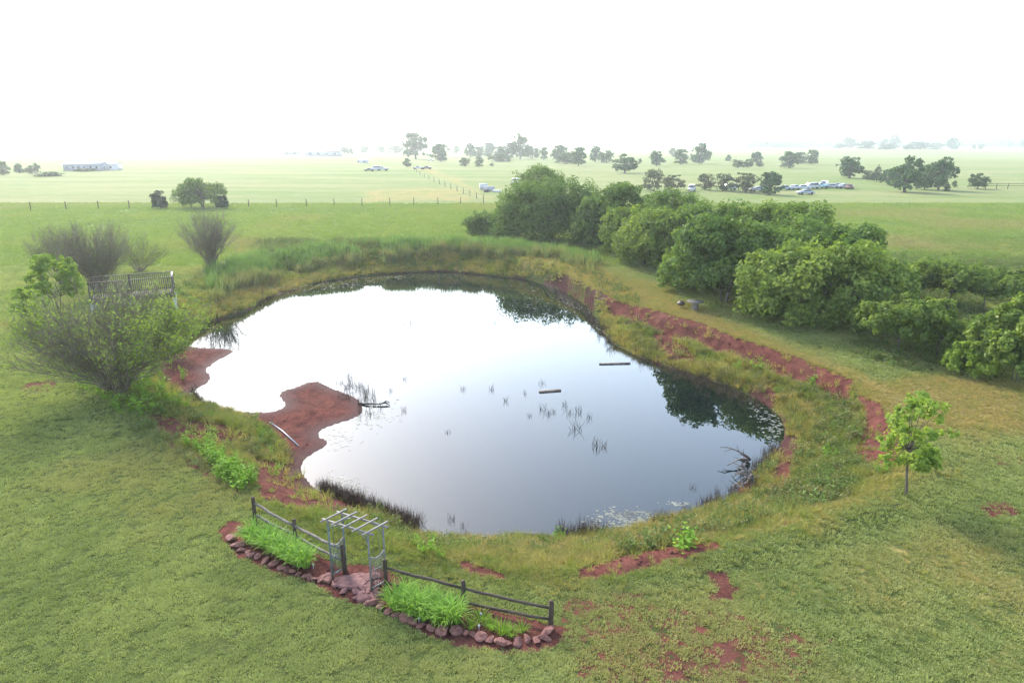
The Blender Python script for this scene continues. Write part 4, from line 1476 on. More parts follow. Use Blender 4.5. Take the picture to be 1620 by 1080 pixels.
def woodland():
    rng = np.random.default_rng(88)
    g = Geo()

    def row(x0, x1, by, h, n):
        for _ in range(n):
            x = rng.uniform(x0, x1)
            p = at(x, by + rng.uniform(-0.6, 0.6))
            k = pxm(p)
            hh = h / k * rng.uniform(0.5, 1.1)
            ww = hh * rng.uniform(1.5, 3.5)
            m = 90
            d = rng.normal(size=(m, 3))
            d /= np.linalg.norm(d, axis=1, keepdims=True)
            d[:, 2] = np.abs(d[:, 2])
            C = p + d * np.array([ww / 2, ww / 2, hh]) * rng.uniform(0.6, 1, (m, 1))
            g.cards(C, d + rng.normal(0, 0.4, (m, 3)), hh * 0.45, hh * 0.35, rng, rng.uniform(0, 1, m))
    row(1125, 1175, 231.5, 9, 40)
    row(1185, 1325, 233, 9, 90)
    row(1180, 1700, 231.5, 13, 230)
    row(960, 1180, 231, 9, 80)
    row(860, 990, 230, 5, 20)
    tag(g.build('distant_woodland', M['leaf_far']), 'faint blue-grey line of woods along the horizon', kind='stuff')


woodland()

# ------------------------------------------------------------------ flower bed: rail fences, arbor, stones, lilies
def fence(name, posts_px, tops_px, rails, label, mat_rail, post_w=0.13):
    """posts: base px + top row; rails: list of (heights at each post)"""
    P = [at(*q) for q in posts_px]
    t = empty(name, P[0], label, 'fence', 'split rail fences beside the arbor')
    o = P[0]
    hs = [height_for(p, ty) for p, ty in zip(P, tops_px)]
    for p, h in zip(P, hs):
        g = Geo()
        q = p - o
        r = random.Random(int(p[0] * 100))
        g.beam(q + np.array([0, 0, -0.15]), q + np.array([r.uniform(-.015, .015), r.uniform(-.015, .015), h]), post_w, post_w * 0.95, (1, 0.3, 0))
        g.box(q + np.array([0, 0, h + 0.012]), (post_w * 0.8, post_w * 0.8, 0.026))
        g.build('post', M['post_wood'], t)
    for fr in rails:
        for i in range(len(P) - 1):
            a = P[i] - o + np.array([0, 0, hs[i] * fr[i]])
            b = P[i + 1] - o + np.array([0, 0, hs[i + 1] * fr[i + 1]])
            d = (b - a) / np.linalg.norm(b - a)
            n = 6
            rr = np.random.default_rng(i + int(fr[0] * 100))
            pts = np.array([a + d * 0.02 + (b - a - d * 0.04) * s for s in np.linspace(0, 1, n)])
            pts[1:-1] += rr.normal(0, 0.012, (n - 2, 3)) - np.array([0, 0, 0.02]) * np.sin(np.linspace(0, math.pi, n))[1:-1, None]
            g = Geo()
            g.tubes(pts[None], np.array([0.042, 0.05, 0.052, 0.05, 0.052, 0.044]), 6, 0.5, True)
            g.build('rail', M[mat_rail], t)
    return P, hs


fence('rail_fence', [(405, 832), (468, 856), (545, 905)], [787, 822, 862], [(0.82, 0.74, 0.84), (0.42, 0.27, 0.42)],
      'weathered rail fence with pale sloping top rail, running uphill from the arbor', 'rail_grey')
fence('rail_fence', [(611, 934), (733, 958), (871, 992)], [886, 919, 951], [(0.78, 0.72, 0.75), (0.28, 0.16, 0.32)],
      'dark brown rail fence running from the arbor to the end stones', 'rail_dark')


def arbor():
    FL, BL, FR, BR = at(526, 914), at(548, 901), at(588, 936), at(611, 923)
    o = (FL + BR) / 2
    o[2] = min(FL[2], BR[2])
    t = empty('garden_arbor', o, 'pale metal and wood garden arbor with five slats over the stone path', 'arbor')
    H = 2.12
    zt = np.array([0, 0, 1.0])
    FL, BL, FR, BR = [q - o for q in (FL, BL, FR, BR)]
    for a, b, m in ((FL, BL, 'arbor_green'), (FR, BR, 'arbor_paint')):
        for q in (a, b):
            g = Geo()
            g.beam(q - zt * 0.1, q + zt * H, 0.05, 0.05, (1, 0, 0))
            g.build('post', M[m], t)
        u = (b - a)
        # lattice: lower rail, scalloped upper rail, uprights
        g = Geo()
        g.beam(a + zt * 0.12, b + zt * 0.12, 0.045, 0.045)
        g.build('lower_rail', M[m], t)
        g = Geo()
        s = np.linspace(0, 1, 9)
        pts = np.array([a + u * q + zt * (1.30 - 0.16 * math.sin(math.pi * q)) for q in s])
        g.tubes(pts[None], np.full(9, 0.026), 5)
        g.build('scalloped_rail', M['arbor_slat'], t)
        g = Geo()
        g.beam(a + zt * 0.75, b + zt * 0.75, 0.025, 0.025)
        g.build('middle_rail', M[m], t)
        for q in np.linspace(0, 1, 10)[1:-1]:
            g = Geo()
            base = a + u * q
            g.beam(base + zt * 0.12, base + zt * (1.30 - 0.16 * math.sin(math.pi * q)), 0.016, 0.02, (1, 0, 0))
            g.build('upright', M[m], t)
        for q in (0.3, 0.7):
            g = Geo()
            base = a + u * q
            g.beam(base + zt * 1.2, base + zt * H, 0.012, 0.014, (1, 0, 0))
            g.build('thin_upright', M[m], t)
        # curved brackets under the beams
        other = (FR - FL) if m == 'arbor_green' else (FL - FR)
        d = other / np.linalg.norm(other)
        for q in (a, b):
            g = Geo()
            pts = np.array([q + zt * 1.72 + d * 0.0, q + zt * 1.93 + d * 0.08, q + zt * 2.04 + d * 0.22, q + zt * 2.09 + d * 0.38])
            g.tubes(pts[None], np.full(4, 0.018), 5)
            g.build('bracket', M[m], t)
    for a, b in ((FL, FR), (BL, BR)):
        d = (b - a) / np.linalg.norm(b - a)
        g = Geo()
        g.beam(a - d * 0.22 + zt * (H + 0.05), b + d * 0.22 + zt * (H + 0.05), 0.04, 0.06)
        g.build('beam', M['arbor_slat'], t)
    dep = (BL - FL)
    dd = dep / np.linalg.norm(dep)
    for s in np.linspace(0.0, 1.0, 5):
        a = FL + (FR - FL) * (s * 1.04 - 0.02) + zt * (H + 0.102)
        g = Geo()
        g.beam(a - dd * 0.24, a + dep + dd * 0.24, 0.04, 0.04)
        g.build('slat', M['arbor_slat'], t)


arbor()


def stone_mesh(name, seed, flat=1.0, mat='stone', sub=3):
    import bmesh
    rng = np.random.default_rng(seed)
    bm = bmesh.new()
    bmesh.ops.create_icosphere(bm, subdivisions=sub, radius=0.5)
    planes = [(v / np.linalg.norm(v), rng.uniform(0.20, 0.40)) for v in rng.normal(size=(8, 3))]
    for v in bm.verts:
        c = np.array(v.co)
        for nrm, d in planes:
            e = c @ nrm - d
            if e > 0:
                c = c - nrm * e * 0.97
        c += rng.normal(0, 0.012, 3)
        c[2] *= flat
        v.co = c
    me = bpy.data.meshes.new(name)
    bm.to_mesh(me)
    bm.free()
    me.materials.append(M[mat])
    return me


EDGE_ST = [stone_mesh('stone', 600 + i, 0.62) for i in range(7)]
FLAT_ST = [stone_mesh('flagstone', 640 + i, 0.32, 'stone_flat') for i in range(5)]


def stone_row(t, o, pts, sizes, rng):
    sizes = [q * 0.84 for q in sizes]
    for i, ((px, py), s) in enumerate(zip(pts, sizes)):
        p = at(px, py) - o
        k = rng.integers(0, len(EDGE_ST))
        inst('stone', EDGE_ST[k], t, (p[0], p[1], p[2] + s * 0.22), (rng.normal(0, 0.25), rng.normal(0, 0.25), rng.uniform(0, 6.28)),
             (s * rng.uniform(1.05, 1.7), s * rng.uniform(0.85, 1.15), s * rng.uniform(0.7, 1.05)))


rngs = np.random.default_rng(9)
o = at(366, 850)
t = empty('stone_edging', o, 'curved row of rough red rocks edging the upper flower bed', 'stone edging', 'red rock edgings of the flower beds')
stone_row(t, o, [(398, 834), (383, 841), (366, 852), (377, 864), (380, 872), (392, 876), (398, 880), (406, 883), (420, 887), (432, 893), (443, 899), (452, 902), (463, 905), (472, 909),
                 (482, 913), (490, 915), (498, 917), (507, 919), (519, 920)],
          [0.42, 0.5, 0.52, 0.44, 0.36, 0.36, 0.36, 0.32, 0.34, 0.36, 0.34, 0.28, 0.3, 0.28, 0.3, 0.26, 0.3, 0.32, 0.36], rngs)
o = at(740, 1004)
t = empty('stone_edging', o, 'curved row of rough red rocks edging the lower flower bed', 'stone edging', 'red rock edgings of the flower beds')
stone_row(t, o, [(590, 955), (602, 961), (614, 968), (626, 974), (640, 980), (652, 985), (666, 991), (682, 995), (697, 999), (719, 1001), (736, 1003), (747, 1005), (758, 1010), (776, 1014),
                 (793, 1019), (800, 1018), (819, 1018), (834, 1014), (848, 1014), (860, 1011), (865, 1001)],
          [0.5, 0.4, 0.34, 0.34, 0.42, 0.4, 0.34, 0.36, 0.44, 0.42, 0.36, 0.36, 0.4, 0.36, 0.5, 0.34, 0.36, 0.34, 0.32, 0.38, 0.46], rngs)
o = at(560, 925)
t = empty('stone_path', o, 'irregular flat red stones paving the threshold of the arbor', 'path')
for i, (px, py, s, a) in enumerate([(535, 918, .34, 1.3), (548, 924, 1.0, 1.5), (566, 911, .55, 1.3), (578, 918, .6, 1.3), (590, 912, .5, 1.2), (545, 934, .42, 1.3), (530, 928, .3, 1.2), (556, 925, .3, 1.2),
                                    (565, 930, .36, 1.3), (574, 930, .42, 1.2), (584, 926, .4, 1.3), (562, 937, .34, 1.4), (572, 938, .4, 1.3), (582, 938, .4, 1.3), (594, 934, .36, 1.2), (566, 945, .38, 1.3),
                                    (577, 947, .42, 1.4), (590, 944, .42, 1.3), (600, 940, .36, 1.2), (520, 912, .34, 1.3), (513, 917, .3, 1.2), (596, 924, .34, 1.2), (586, 952, .3, 1.2)]):
    p = at(px, py) - o
    inst('stone', FLAT_ST[i % 5], t, (p[0], p[1], p[2] + 0.03), (rngs.normal(0, 0.05), rngs.normal(0, 0.05), rngs.uniform(0, 6.28)), (s * a * 0.95, s * 0.95, 0.45 + 0.2 * rngs.uniform()))


def lily_mesh(seed, n=95, L=0.8, mat='leaf_lily', w=0.026):
    rng = np.random.default_rng(seed)
    g = Geo()
    K = 7
    az = rng.uniform(0, 6.283, n)
    r0 = 0.14 * np.sqrt(rng.uniform(0, 1, n))
    ln = L * rng.uniform(0.6, 1.1, n)
    th0 = np.radians(rng.uniform(3, 35, n))
    th1 = np.radians(rng.uniform(70, 150, n))
    s = np.linspace(0, 1, K)
    th = th0[:, None] + (th1 - th0)[:, None] * (s ** 1.7)[None]
    ds = ln[:, None] / (K - 1)
    rad = np.concatenate([np.zeros((n, 1)), np.cumsum(np.sin(th[:, :-1]) * ds, 1)], 1) + r0[:, None]
    zz = np.concatenate([np.zeros((n, 1)), np.cumsum(np.cos(th[:, :-1]) * ds, 1)], 1)
    zz = np.maximum(zz, 0.01)
    P = np.stack([rad * np.cos(az)[:, None], rad * np.sin(az)[:, None], zz], 2)
    sd = np.stack([-np.sin(az), np.cos(az), np.zeros(n)], 1)[:, None] * (w / 2 * np.array([0.7, 1, 1, 0.95, 0.8, 0.5, 0.08]))[None, :, None]
    V = np.stack([P - sd, P + sd], 2).reshape(-1, 3)
    idx = np.arange(n * K * 2).reshape(n, K, 2)
    Q = np.stack([idx[:, :-1, 0], idx[:, :-1, 1], idx[:, 1:, 1], idx[:, 1:, 0]], -1).reshape(-1, 4)
    g.add(V, Q, np.repeat(rng.uniform(0, 1, n), K - 1))
    return g.mesh('daylily_clump', M[mat])


LILY = [lily_mesh(700 + i) for i in range(4)]
SMALL = [lily_mesh(720 + i, 70, 0.45, 'leaf_weed', 0.016) for i in range(3)]
for bed, pts, lab in (('the upper bed', [(402, 846), (418, 851), (412, 861), (432, 859), (430, 871), (448, 868), (447, 881), (464, 877), (463, 890), (478, 886), (484, 896), (396, 856), (420, 867), (440, 876), (455, 884), (474, 894)],
                       'bright green arching daylily clump planted below the pale-railed fence'),
                      ('the lower bed', [(628, 952), (645, 948), (640, 963), (657, 960), (672, 957), (662, 972), (680, 969), (696, 966), (688, 981), (704, 978), (718, 976), (722, 985), (624, 962), (650, 972), (670, 979), (704, 987)],
                       'bright green arching daylily clump planted below the dark-railed fence')):
    for i, q in enumerate(pts):
        p = at(*q)
        c = inst('daylily_clump', LILY[i % 4], None, p, (0, 0, rngs.uniform(0, 6.28)), (1, 1, rngs.uniform(0.9, 1.15)))
        tag(c, lab, 'plant', 'daylilies of ' + bed)
for i, (q, s, lab) in enumerate([((762, 982), 1.0, 'grassy green tuft just past the daylilies of the lower bed'), ((778, 994), 0.9, 'low green tuft in the middle of the lower bed'),
                                 ((794, 1000), 1.1, 'fresh green tuft near the end of the lower bed'), ((808, 1004), 0.9, 'small green tuft behind the end rocks of the lower bed'),
                                 ((745, 992), 0.8, 'bluish low tuft between the daylilies and the white lamps'), ((826, 998), 0.8, 'dark sparse tuft beside the last fence post')]):
    c = inst('garden_tuft', SMALL[i % 3], None, at(*q), (0, 0, i), (s, s, s))
    tag(c, lab, 'plant', 'small tufts of the lower bed')


def garden_lamp(px, py, label):
    p = at(px, py)
    t = empty('garden_lamp', p, label, 'garden lamp', 'small white lamps in the flower beds')
    g = Geo()
    g.tubes(np.array([[[0, 0, -0.05], [0, 0, 0.08], [0, 0, 0.15]]]), np.full(3, 0.012), 5)
    g.build('stake', M['white_pipe'], t)
    g = Geo()
    zz = np.array([0.14, 0.155, 0.18, 0.205, 0.22])
    g.tubes(np.array([[[0, 0, z] for z in zz]]), np.array([0.01, 0.032, 0.04, 0.03, 0.006]), 8)
    g.build('globe', M['petal_white'], t, True)


garden_lamp(496, 899, 'small white stake lamp at the end of the upper bed by the arbor')
garden_lamp(663, 985, 'small white stake lamp among the daylilies of the lower bed')
garden_lamp(761, 978, 'small white stake lamp by the dark fence rail in the lower bed')
garden_lamp(758, 997, 'small white stake lamp behind the rocks of the lower bed')


# ------------------------------------------------------------------ deck
def deck():
    A = at(280, 490)
    ang = math.radians(-25)
    ux = np.array([math.cos(ang), -math.sin(ang), 0])   # along the front, towards the right
    uy = np.array([math.sin(ang), math.cos(ang), 0])    # into depth
    o = A.copy()
    o[2] = -0.9
    t = empty('viewing_deck', o, 'weathered wooden deck on white posts with railings, half hidden by bare willows', 'deck')
    zt = np.array([0, 0, 1.0])
    Ld, Dd = 6.4, 2.8
    zf = height_for(A, 466) + A[2] - o[2]
    zr = height_for(A, 438) + A[2] - o[2]

    def pt(a, b, z):
        return -ux * a + uy * b + zt * z
    for b in np.linspace(0.0, Dd, 4):
        g = Geo()
        g.beam(pt(-0.05, b, zf - 0.13), pt(Ld, b, zf - 0.13), 0.05, 0.2)
        g.build('joist', M['deck_wood'], t)
    n = 26
    for i in range(n):
        a = (i + 0.5) * Ld / n
        g = Geo()
        g.beam(pt(a, -0.05, zf), pt(a, Dd + 0.05, zf), Ld / n - 0.012, 0.04, (0, 0, 1))
        g.build('deck_board', M['deck_wood'], t)
    for a in (0.06, 3.5, Ld - 0.1):
        for b in (0.0, Dd):
            g = Geo()
            g.tubes(np.array([[pt(a, b, -0.4), pt(a, b, zf - 0.25)]]), np.full(2, 0.11), 10, 0.5, True)
            g.build('leg', M['white_pipe'], t)
            if b == Dd or a < 1 or True:
                g = Geo()
                g.beam(pt(a, b, zf - 0.25), pt(a, b, zr + 0.04), 0.12, 0.12, (1, 0, 0))
                g.build('post', M['deck_wood'], t)
    runs = [((0.06, 0.0), (Ld - 0.1, 0.0)), ((0.06, Dd), (Ld - 0.1, Dd)), ((0.06, 0.0), (0.06, Dd))]
    for (a0, b0), (a1, b1) in runs:
        end = a0 == a1
        g = Geo()
        g.beam(pt(a0, b0, zr), pt(a1, b1, zr), 0.16, 0.05)
        g.build('top_rail', M['deck_wood_lit' if end else 'deck_wood'], t)
        g = Geo()
        g.beam(pt(a0, b0, zf + 0.12), pt(a1, b1, zf + 0.12), 0.05, 0.09)
        g.build('bottom_rail', M['deck_wood'], t)
        L = math.hypot(a1 - a0, b1 - b0)
        m = int(L / 0.16)
        for i in range(1, m):
            s = i / m
            g = Geo()
            q = (a0 + (a1 - a0) * s, b0 + (b1 - b0) * s)
            g.beam(pt(q[0], q[1], zf + 0.1), pt(q[0], q[1], zr - 0.02), 0.05, 0.04, (1, 0, 0))
            g.build('baluster', M['deck_wood'], t)


deck()

# ------------------------------------------------------------------ picnic corner
p = at(1099, 491)
t = empty('spool_table', p, 'upended wooden cable spool used as a table at the edge of the grove', 'table')
hh = height_for(p, 476)


def disc(r, z0, z1, n=20):
    return np.array([[[0, 0, z0], [0, 0, z0 + 0.001], [0, 0, z1 - 0.001], [0, 0, z1]]]), np.array([0.001, r, r, 0.001])


g = Geo()
g.tubes(*disc(0.72, hh - 0.06, hh), 20)
g.build('top', M['wood_spool'], t)
g = Geo()
g.tubes(np.array([[[0, 0, -0.02], [0, 0, hh * 0.5], [0, 0, hh - 0.06]]]), np.array([0.32, 0.28, 0.29]), 14)
g.build('drum', M['wood_spool'], t)
g = Geo()
g.tubes(*disc(0.42, 0.0, 0.06), 16)
g.build('bottom_flange', M['wood_spool'], t)
p = at(1077, 488)
t = empty('kettle_grill', p, 'dark rusty round grill on short legs beside the spool table', 'grill')
g = Geo()
zz = np.linspace(0, 1, 8)
g.tubes(np.array([[[0, 0, 0.27 + 0.42 * z] for z in zz]]), 0.36 * np.sin(np.pi * np.clip(zz, 0.03, 0.97)) ** 0.6, 14)
g.build('bowl', M['dark_metal'], t, True)
for a in (0.3, 2.4, 4.5):
    g = Geo()
    g.beam((0.2 * math.cos(a), 0.2 * math.sin(a), 0.34), (0.33 * math.cos(a), 0.33 * math.sin(a), -0.02), 0.03, 0.03, (1, 0, 0))
    g.build('leg', M['dark_metal'], t)


# ------------------------------------------------------------------ floating and stranded wood, pipe, reeds
def wp(px, py, dz=0.0):
    q = on_plane(px, py, WATER_Z)
    q[2] += dz
    return q


def plank(a, b, w, h, name, label, mat):
    A, B = wp(*a, 0.03), wp(*b, 0.03)
    g = Geo()
    c = (A + B) / 2
    g.beam(A - c, B - c, w, h)
    ob = g.build(name, M[mat], None, False, c)
    tag(ob, label, 'plank', 'timbers floating in the pond')


plank((853, 620), (887, 617.5), 0.26, 0.1, 'floating_plank', 'short wide plank floating in the middle of the pond', 'dead_wood')
plank((948, 576), (997, 575), 0.20, 0.1, 'floating_plank', 'long thin plank floating near the far red bank', 'dead_wood')


def log(pts, rad, name, label, mat, branches=(), cat='log', group=None):
    P = np.array([np.array(q) for q in pts])
    c = P[0].copy()
    t = Geo()
    t.tubes((P - c)[None], np.array(rad), 8, 0.5, True)
    for pb, rb in branches:
        B = np.array([np.array(q) for q in pb])
        t.tubes((B - c)[None], np.array(rb), 6, 0.5, True)
    ob = t.build(name, M[mat], None, True, c)
    tag(ob, label, cat, group)


log([wp(808, 851, 0.10), wp(830, 852, 0.12), wp(850, 851, 0.1), wp(872, 850, 0.03)], [0.16, 0.17, 0.14, 0.08], 'sunken_log', 'dark half-sunken log lying at the near shore', 'wet_wood')
log([wp(566, 639, 0.02), wp(585, 641, 0.1), wp(600, 641, 0.1), wp(610, 640, 0.14), wp(617, 642, 0.05)], [0.06, 0.06, 0.05, 0.06, 0.02], 'driftwood_branch',
    'dark driftwood branch jutting from the tip of the mud spit', 'wet_wood', [([wp(607, 640, 0.12), wp(611, 638, 0.2), wp(617, 640, 0.12)], [0.04, 0.06, 0.02])], 'driftwood')
a, b, c = at(427, 669), at(447, 683), at(472, 706)
for q in (a, b, c):
    q[2] += 0.06
log([a, b, c], [0.04, 0.04, 0.04], 'white_pipe', 'thin white bent pipe lying across the red mud spit', 'white_pipe', (), 'pipe')
for (seed, x, y, lab, n, s) in [(1, 1186, 735, 'upper dead snag of forked dark limbs leaning over the water', 7, 1.25), (2, 1190, 762, 'lower tangle of bleached dead branches drooping into the water', 12, 1.0)]:
    rs = np.random.default_rng(900 + seed)
    o = at(x, y)
    g = Geo()
    for i in range(n):
        az = math.radians(rs.uniform(120, 265))
        el = math.radians(rs.uniform(-12, 50))
        L = s * rs.uniform(0.6, 1.6)
        d = np.array([math.cos(az) * math.cos(el), math.sin(az) * math.cos(el), math.sin(el)])
        P = np.array([d * L * q + rs.normal(0, 0.05, 3) * q - np.array([0, 0, 0.35 * L * q * q]) for q in np.linspace(0, 1, 6)]) + np.array([0, 0, 0.3])
        g.tubes(P[None], np.linspace(0.06, 0.015, 6), 5)
        for j in range(3):
            k = rs.integers(2, 5)
            e = d + rs.normal(0, 0.6, 3)
            e /= np.linalg.norm(e)
            g.tubes(np.array([[P[k] + e * 0.45 * q for q in (0, 0.5, 1)]]), np.array([0.025, 0.018, 0.008]), 4)
    ob = g.build('dead_snag', M['dead_wood'], None, True, o)
    tag(ob, lab, 'driftwood', 'dead branches at the right shore')

REEDV = []
for i in range(4):
    rs = np.random.default_rng(950 + i)
    n = 12
    g = Geo()
    b = rs.normal(0, 0.22, (n, 3)) * np.array([1, 1, 0])
    d = rs.normal(0, 0.35, (n, 3)) * np.array([1, 1, 0]) + np.array([0, 0, 1])
    L = rs.uniform(0.25, 0.75, n)
    P = b[:, None] + d[:, None] * (L[:, None] * np.array([-0.15, 0.4, 0.75, 1.0])[None])[..., None] + rs.normal(0, 0.03, (n, 4, 3))
    g.tubes(P, np.array([0.016, 0.014, 0.01, 0.005]), 3)
    REEDV.append(g.mesh('reed_clump', M['wet_wood']))
for i, (x, y, s) in enumerate([(733, 616, .8), (778, 616, .9), (830, 622, .7), (800, 634, .8), (857, 607, .9), (858, 648, 1.1), (869, 655, .9), (877, 652, .7), (837, 658, .6), (893, 641, .9), (902, 654, 1.0),
                               (917, 652, 1.1), (910, 678, 1.5), (932, 661, .9), (943, 707, 1.2), (955, 707, 1.0), (709, 684, .6), (715, 822, .8), (731, 832, .6), (735, 846, .6), (1097, 772, .7), (1135, 777, .7),
                               (650, 511, 1.4), (637, 512, 1.0), (625, 510, .9), (783, 511, 1.0), (695, 449, 1.2), (721, 451, 1.2), (661, 484, .6), (640, 600, .7), (619, 618, .7), (574, 615, 1.2), (548, 612, .9),
                               (590, 628, 1.0), (585, 655, 1.1), (640, 650, .8), (740, 845, .4)]):
    c = inst('reed_clump', REEDV[i % 4], None, wp(x, y), (0, 0, i * 1.3), (s * 0.62, s * 0.62, s * 0.62))
    tag(c, 'sparse cluster of thin dark stems standing in the open pond water', 'reeds', 'stem clusters standing in the pond')

M['leaf_bench'] = leaf_mat('leaf_bench', (0.09, 0.10, 0.035), (0.26, 0.24, 0.085), 0.35)
BENCHV = [leafy_tuft('bench_weed', 110, 0.4, 1.0, 0.12, np.random.default_rng(990 + i), M['leaf_bench'], 9) for i in range(4)]
# bright weeds one can tell apart
WEEDV = []
for i in range(4):
    WEEDV.append(leafy_tuft('green_weed', 90, 0.3, 1.0, 0.16, np.random.default_rng(970 + i), M['leaf_weed'], 7))
for i, (x, y, h, w, lab) in enumerate([
        (884, 864, 34, .8, 'tall pointed bright weed on the near shore beside the dark log'), (957, 870, 24, .9, 'bushy bright weed right of the tall pointed one at the shore'), (1075, 868, 40, 1.8, 'wide pale green bush above the red dirt track on the near bank'),
        (676, 876, 36, 1.1, 'largest bright yellow-green weed at the shore behind the arbor'), (657, 868, 26, .9, 'bright weed next to the arbor on the shore'), (697, 884, 24, 1.0, 'low bright weed just in front of the largest shore weed'),
        (630, 858, 16, .9, 'small bright weed behind the arbor posts'), (560, 832, 16, .9, 'small yellow-green weed seen through the arbor roof'), (740, 876, 22, 1.2, 'dull bushy weed midway along the near shore'),
        (434, 754, 24, .9, 'bright green weed beside the red path at the left shore'), (414, 694, 22, 1.0, 'bright green weed at the root of the mud spit'), (1312, 728, 24, 1.2, 'blue-green weed left of the slender tree above the red soil'),
        (1197, 590, 26, 1.2, 'light green weed growing in the red scarp'), (1285, 612, 24, 1.3, 'pale weed on the scarp edge'), (985, 866, 18, .9, 'last small bright weed on the near shore'), (1395, 750, 26, 1.2, 'bright weed at the foot of the slender tree'),
        (1165, 590, 22, 1.0, 'dull green weed low on the scarp beside the light one'), (290, 600, 20, 1.2, 'green weed on the red mud beside the large willow'), (232, 618, 26, 1.6, 'spreading green weed at the foot of the large willow'),
        (150, 600, 30, 1.8, 'leafy green weed on the lawn side foot of the large willow')]):
    p = at(x, y)
    hm = h / pxm(p)
    c = inst('green_weed', WEEDV[i % 4], None, p, (0, 0, i), (hm * w, hm * w, hm))
    tag(c, lab, 'plant', 'bright weeds on the pond banks')
rw = np.random.default_rng(31)
for i in range(44):
    s = rw.uniform()
    p = at(312 + 75 * s + rw.normal(0, 9), 706 + 58 * s + rw.normal(0, 7))
    hm = rw.uniform(0.45, 0.8)
    c = inst('green_weed', WEEDV[i % 4], None, p, (0, 0, i), (hm * 1.4, hm * 1.4, hm))
    tag(c, 'leafy bright weed in the dense strip along the lawn edge below the red mud', 'plant', 'weeds of the strip along the lawn edge')

for i, (x, y) in enumerate([(120, 592), (135, 612), (150, 622), (168, 632), (205, 640), (222, 640), (240, 636), (212, 618), (228, 606), (245, 600), (252, 618), (262, 640), (278, 646), (200, 655), (118, 572), (105, 560),
                            (140, 585), (232, 655), (256, 652), (244, 584), (258, 566), (292, 650), (180, 645), (160, 605)]):
    p = at(x, y)
    hm = rw.uniform(0.6, 1.2)
    c = inst('green_weed', WEEDV[i % 4], None, p, (0, 0, i * 0.7), (hm * 1.5, hm * 1.5, hm))
    tag(c, 'leafy green weed in the thicket round the foot of the large willow', 'plant', 'thicket of weeds round the large willow')
for i, (x, y) in enumerate([(332, 665), (356, 662), (402, 664), (424, 690), (406, 712), (430, 722), (446, 742), (372, 664), (388, 668)]):
    p = at(x, y)
    hm = rw.uniform(0.3, 0.6)
    c = inst('green_weed', WEEDV[i % 4], None, p, (0, 0, i * 0.9), (hm * 1.5, hm * 1.5, hm))
    tag(c, 'low green weed between the red mud strip and the root of the spit', 'plant', 'low weeds by the mud spit')
for i in range(46):
    s = rw.uniform()
    q = ((1010, 548), (1090, 572), (1160, 598), (1215, 622), (1275, 668), (1300, 720), (1265, 770))
    k = min(int(s * 6), 5)
    f = s * 6 - k
    p = at(q[k][0] * (1 - f) + q[k + 1][0] * f + rw.normal(0, 16), q[k][1] * (1 - f) + q[k + 1][1] * f + rw.normal(0, 9))
    hm = rw.uniform(0.35, 0.9)
    if p[2] > WATER_Z + 0.08:
        c = inst('bench_weed', BENCHV[i % 4], None, p, (0, 0, i * 0.9), (hm * 1.2, hm * 1.2, hm))
        tag(c, 'dull olive weed on the shelf between the red bank and the water', 'plant', 'weeds on the shelf below the red bank')


# ------------------------------------------------------------------ field fences
def wire_fence(px_posts, h, label, rail=False, wires=(0.45, 0.85)):
    P = [at(*q) for q in px_posts]
    o = P[0]
    t = empty('wire_fence', o, label, 'fence', 'fences across the fields')
    for p in P:
        g = Geo()
        q = p - o
        g.beam(q - np.array([0, 0, 0.2]), q + np.array([0, 0, h]), 0.14, 0.14, (1, 0, 0))
        g.build('post', M['post_wood'], t)
    for f in wires:
        g = Geo()
        for a, b in zip(P[:-1], P[1:]):
            g.beam(a - o + np.array([0, 0, h * f]), b - o + np.array([0, 0, h * f]), 0.025 if not rail else 0.1, 0.02 if not rail else 0.12)
        g.build('rail' if rail else 'wire', M['wire' if not rail else 'post_wood'], t)


wire_fence([(-10, 334), (49, 333), (105, 332), (156, 331), (205, 330.5), (254, 330), (303, 329.5), (350, 329), (394, 328.5), (438, 328), (485, 327.5), (529, 327), (573, 326), (617, 325.5), (655, 325), (693, 324.5), (729, 324), (765, 323)],
           1.75, 'long thin wire fence crossing the whole pasture behind the pond')
wire_fence([(655 + 110 * s ** 1.3, 269 + 49 * s) for s in np.linspace(0, 1, 14)], 1.6, 'faint fence running away diagonally towards the farm belt')
wire_fence([(1559, 299), (1576, 299), (1594, 299), (1622, 299)], 1.7, 'short dark post and rail fence beside the bowl-shaped tree', True, (0.55, 0.9))


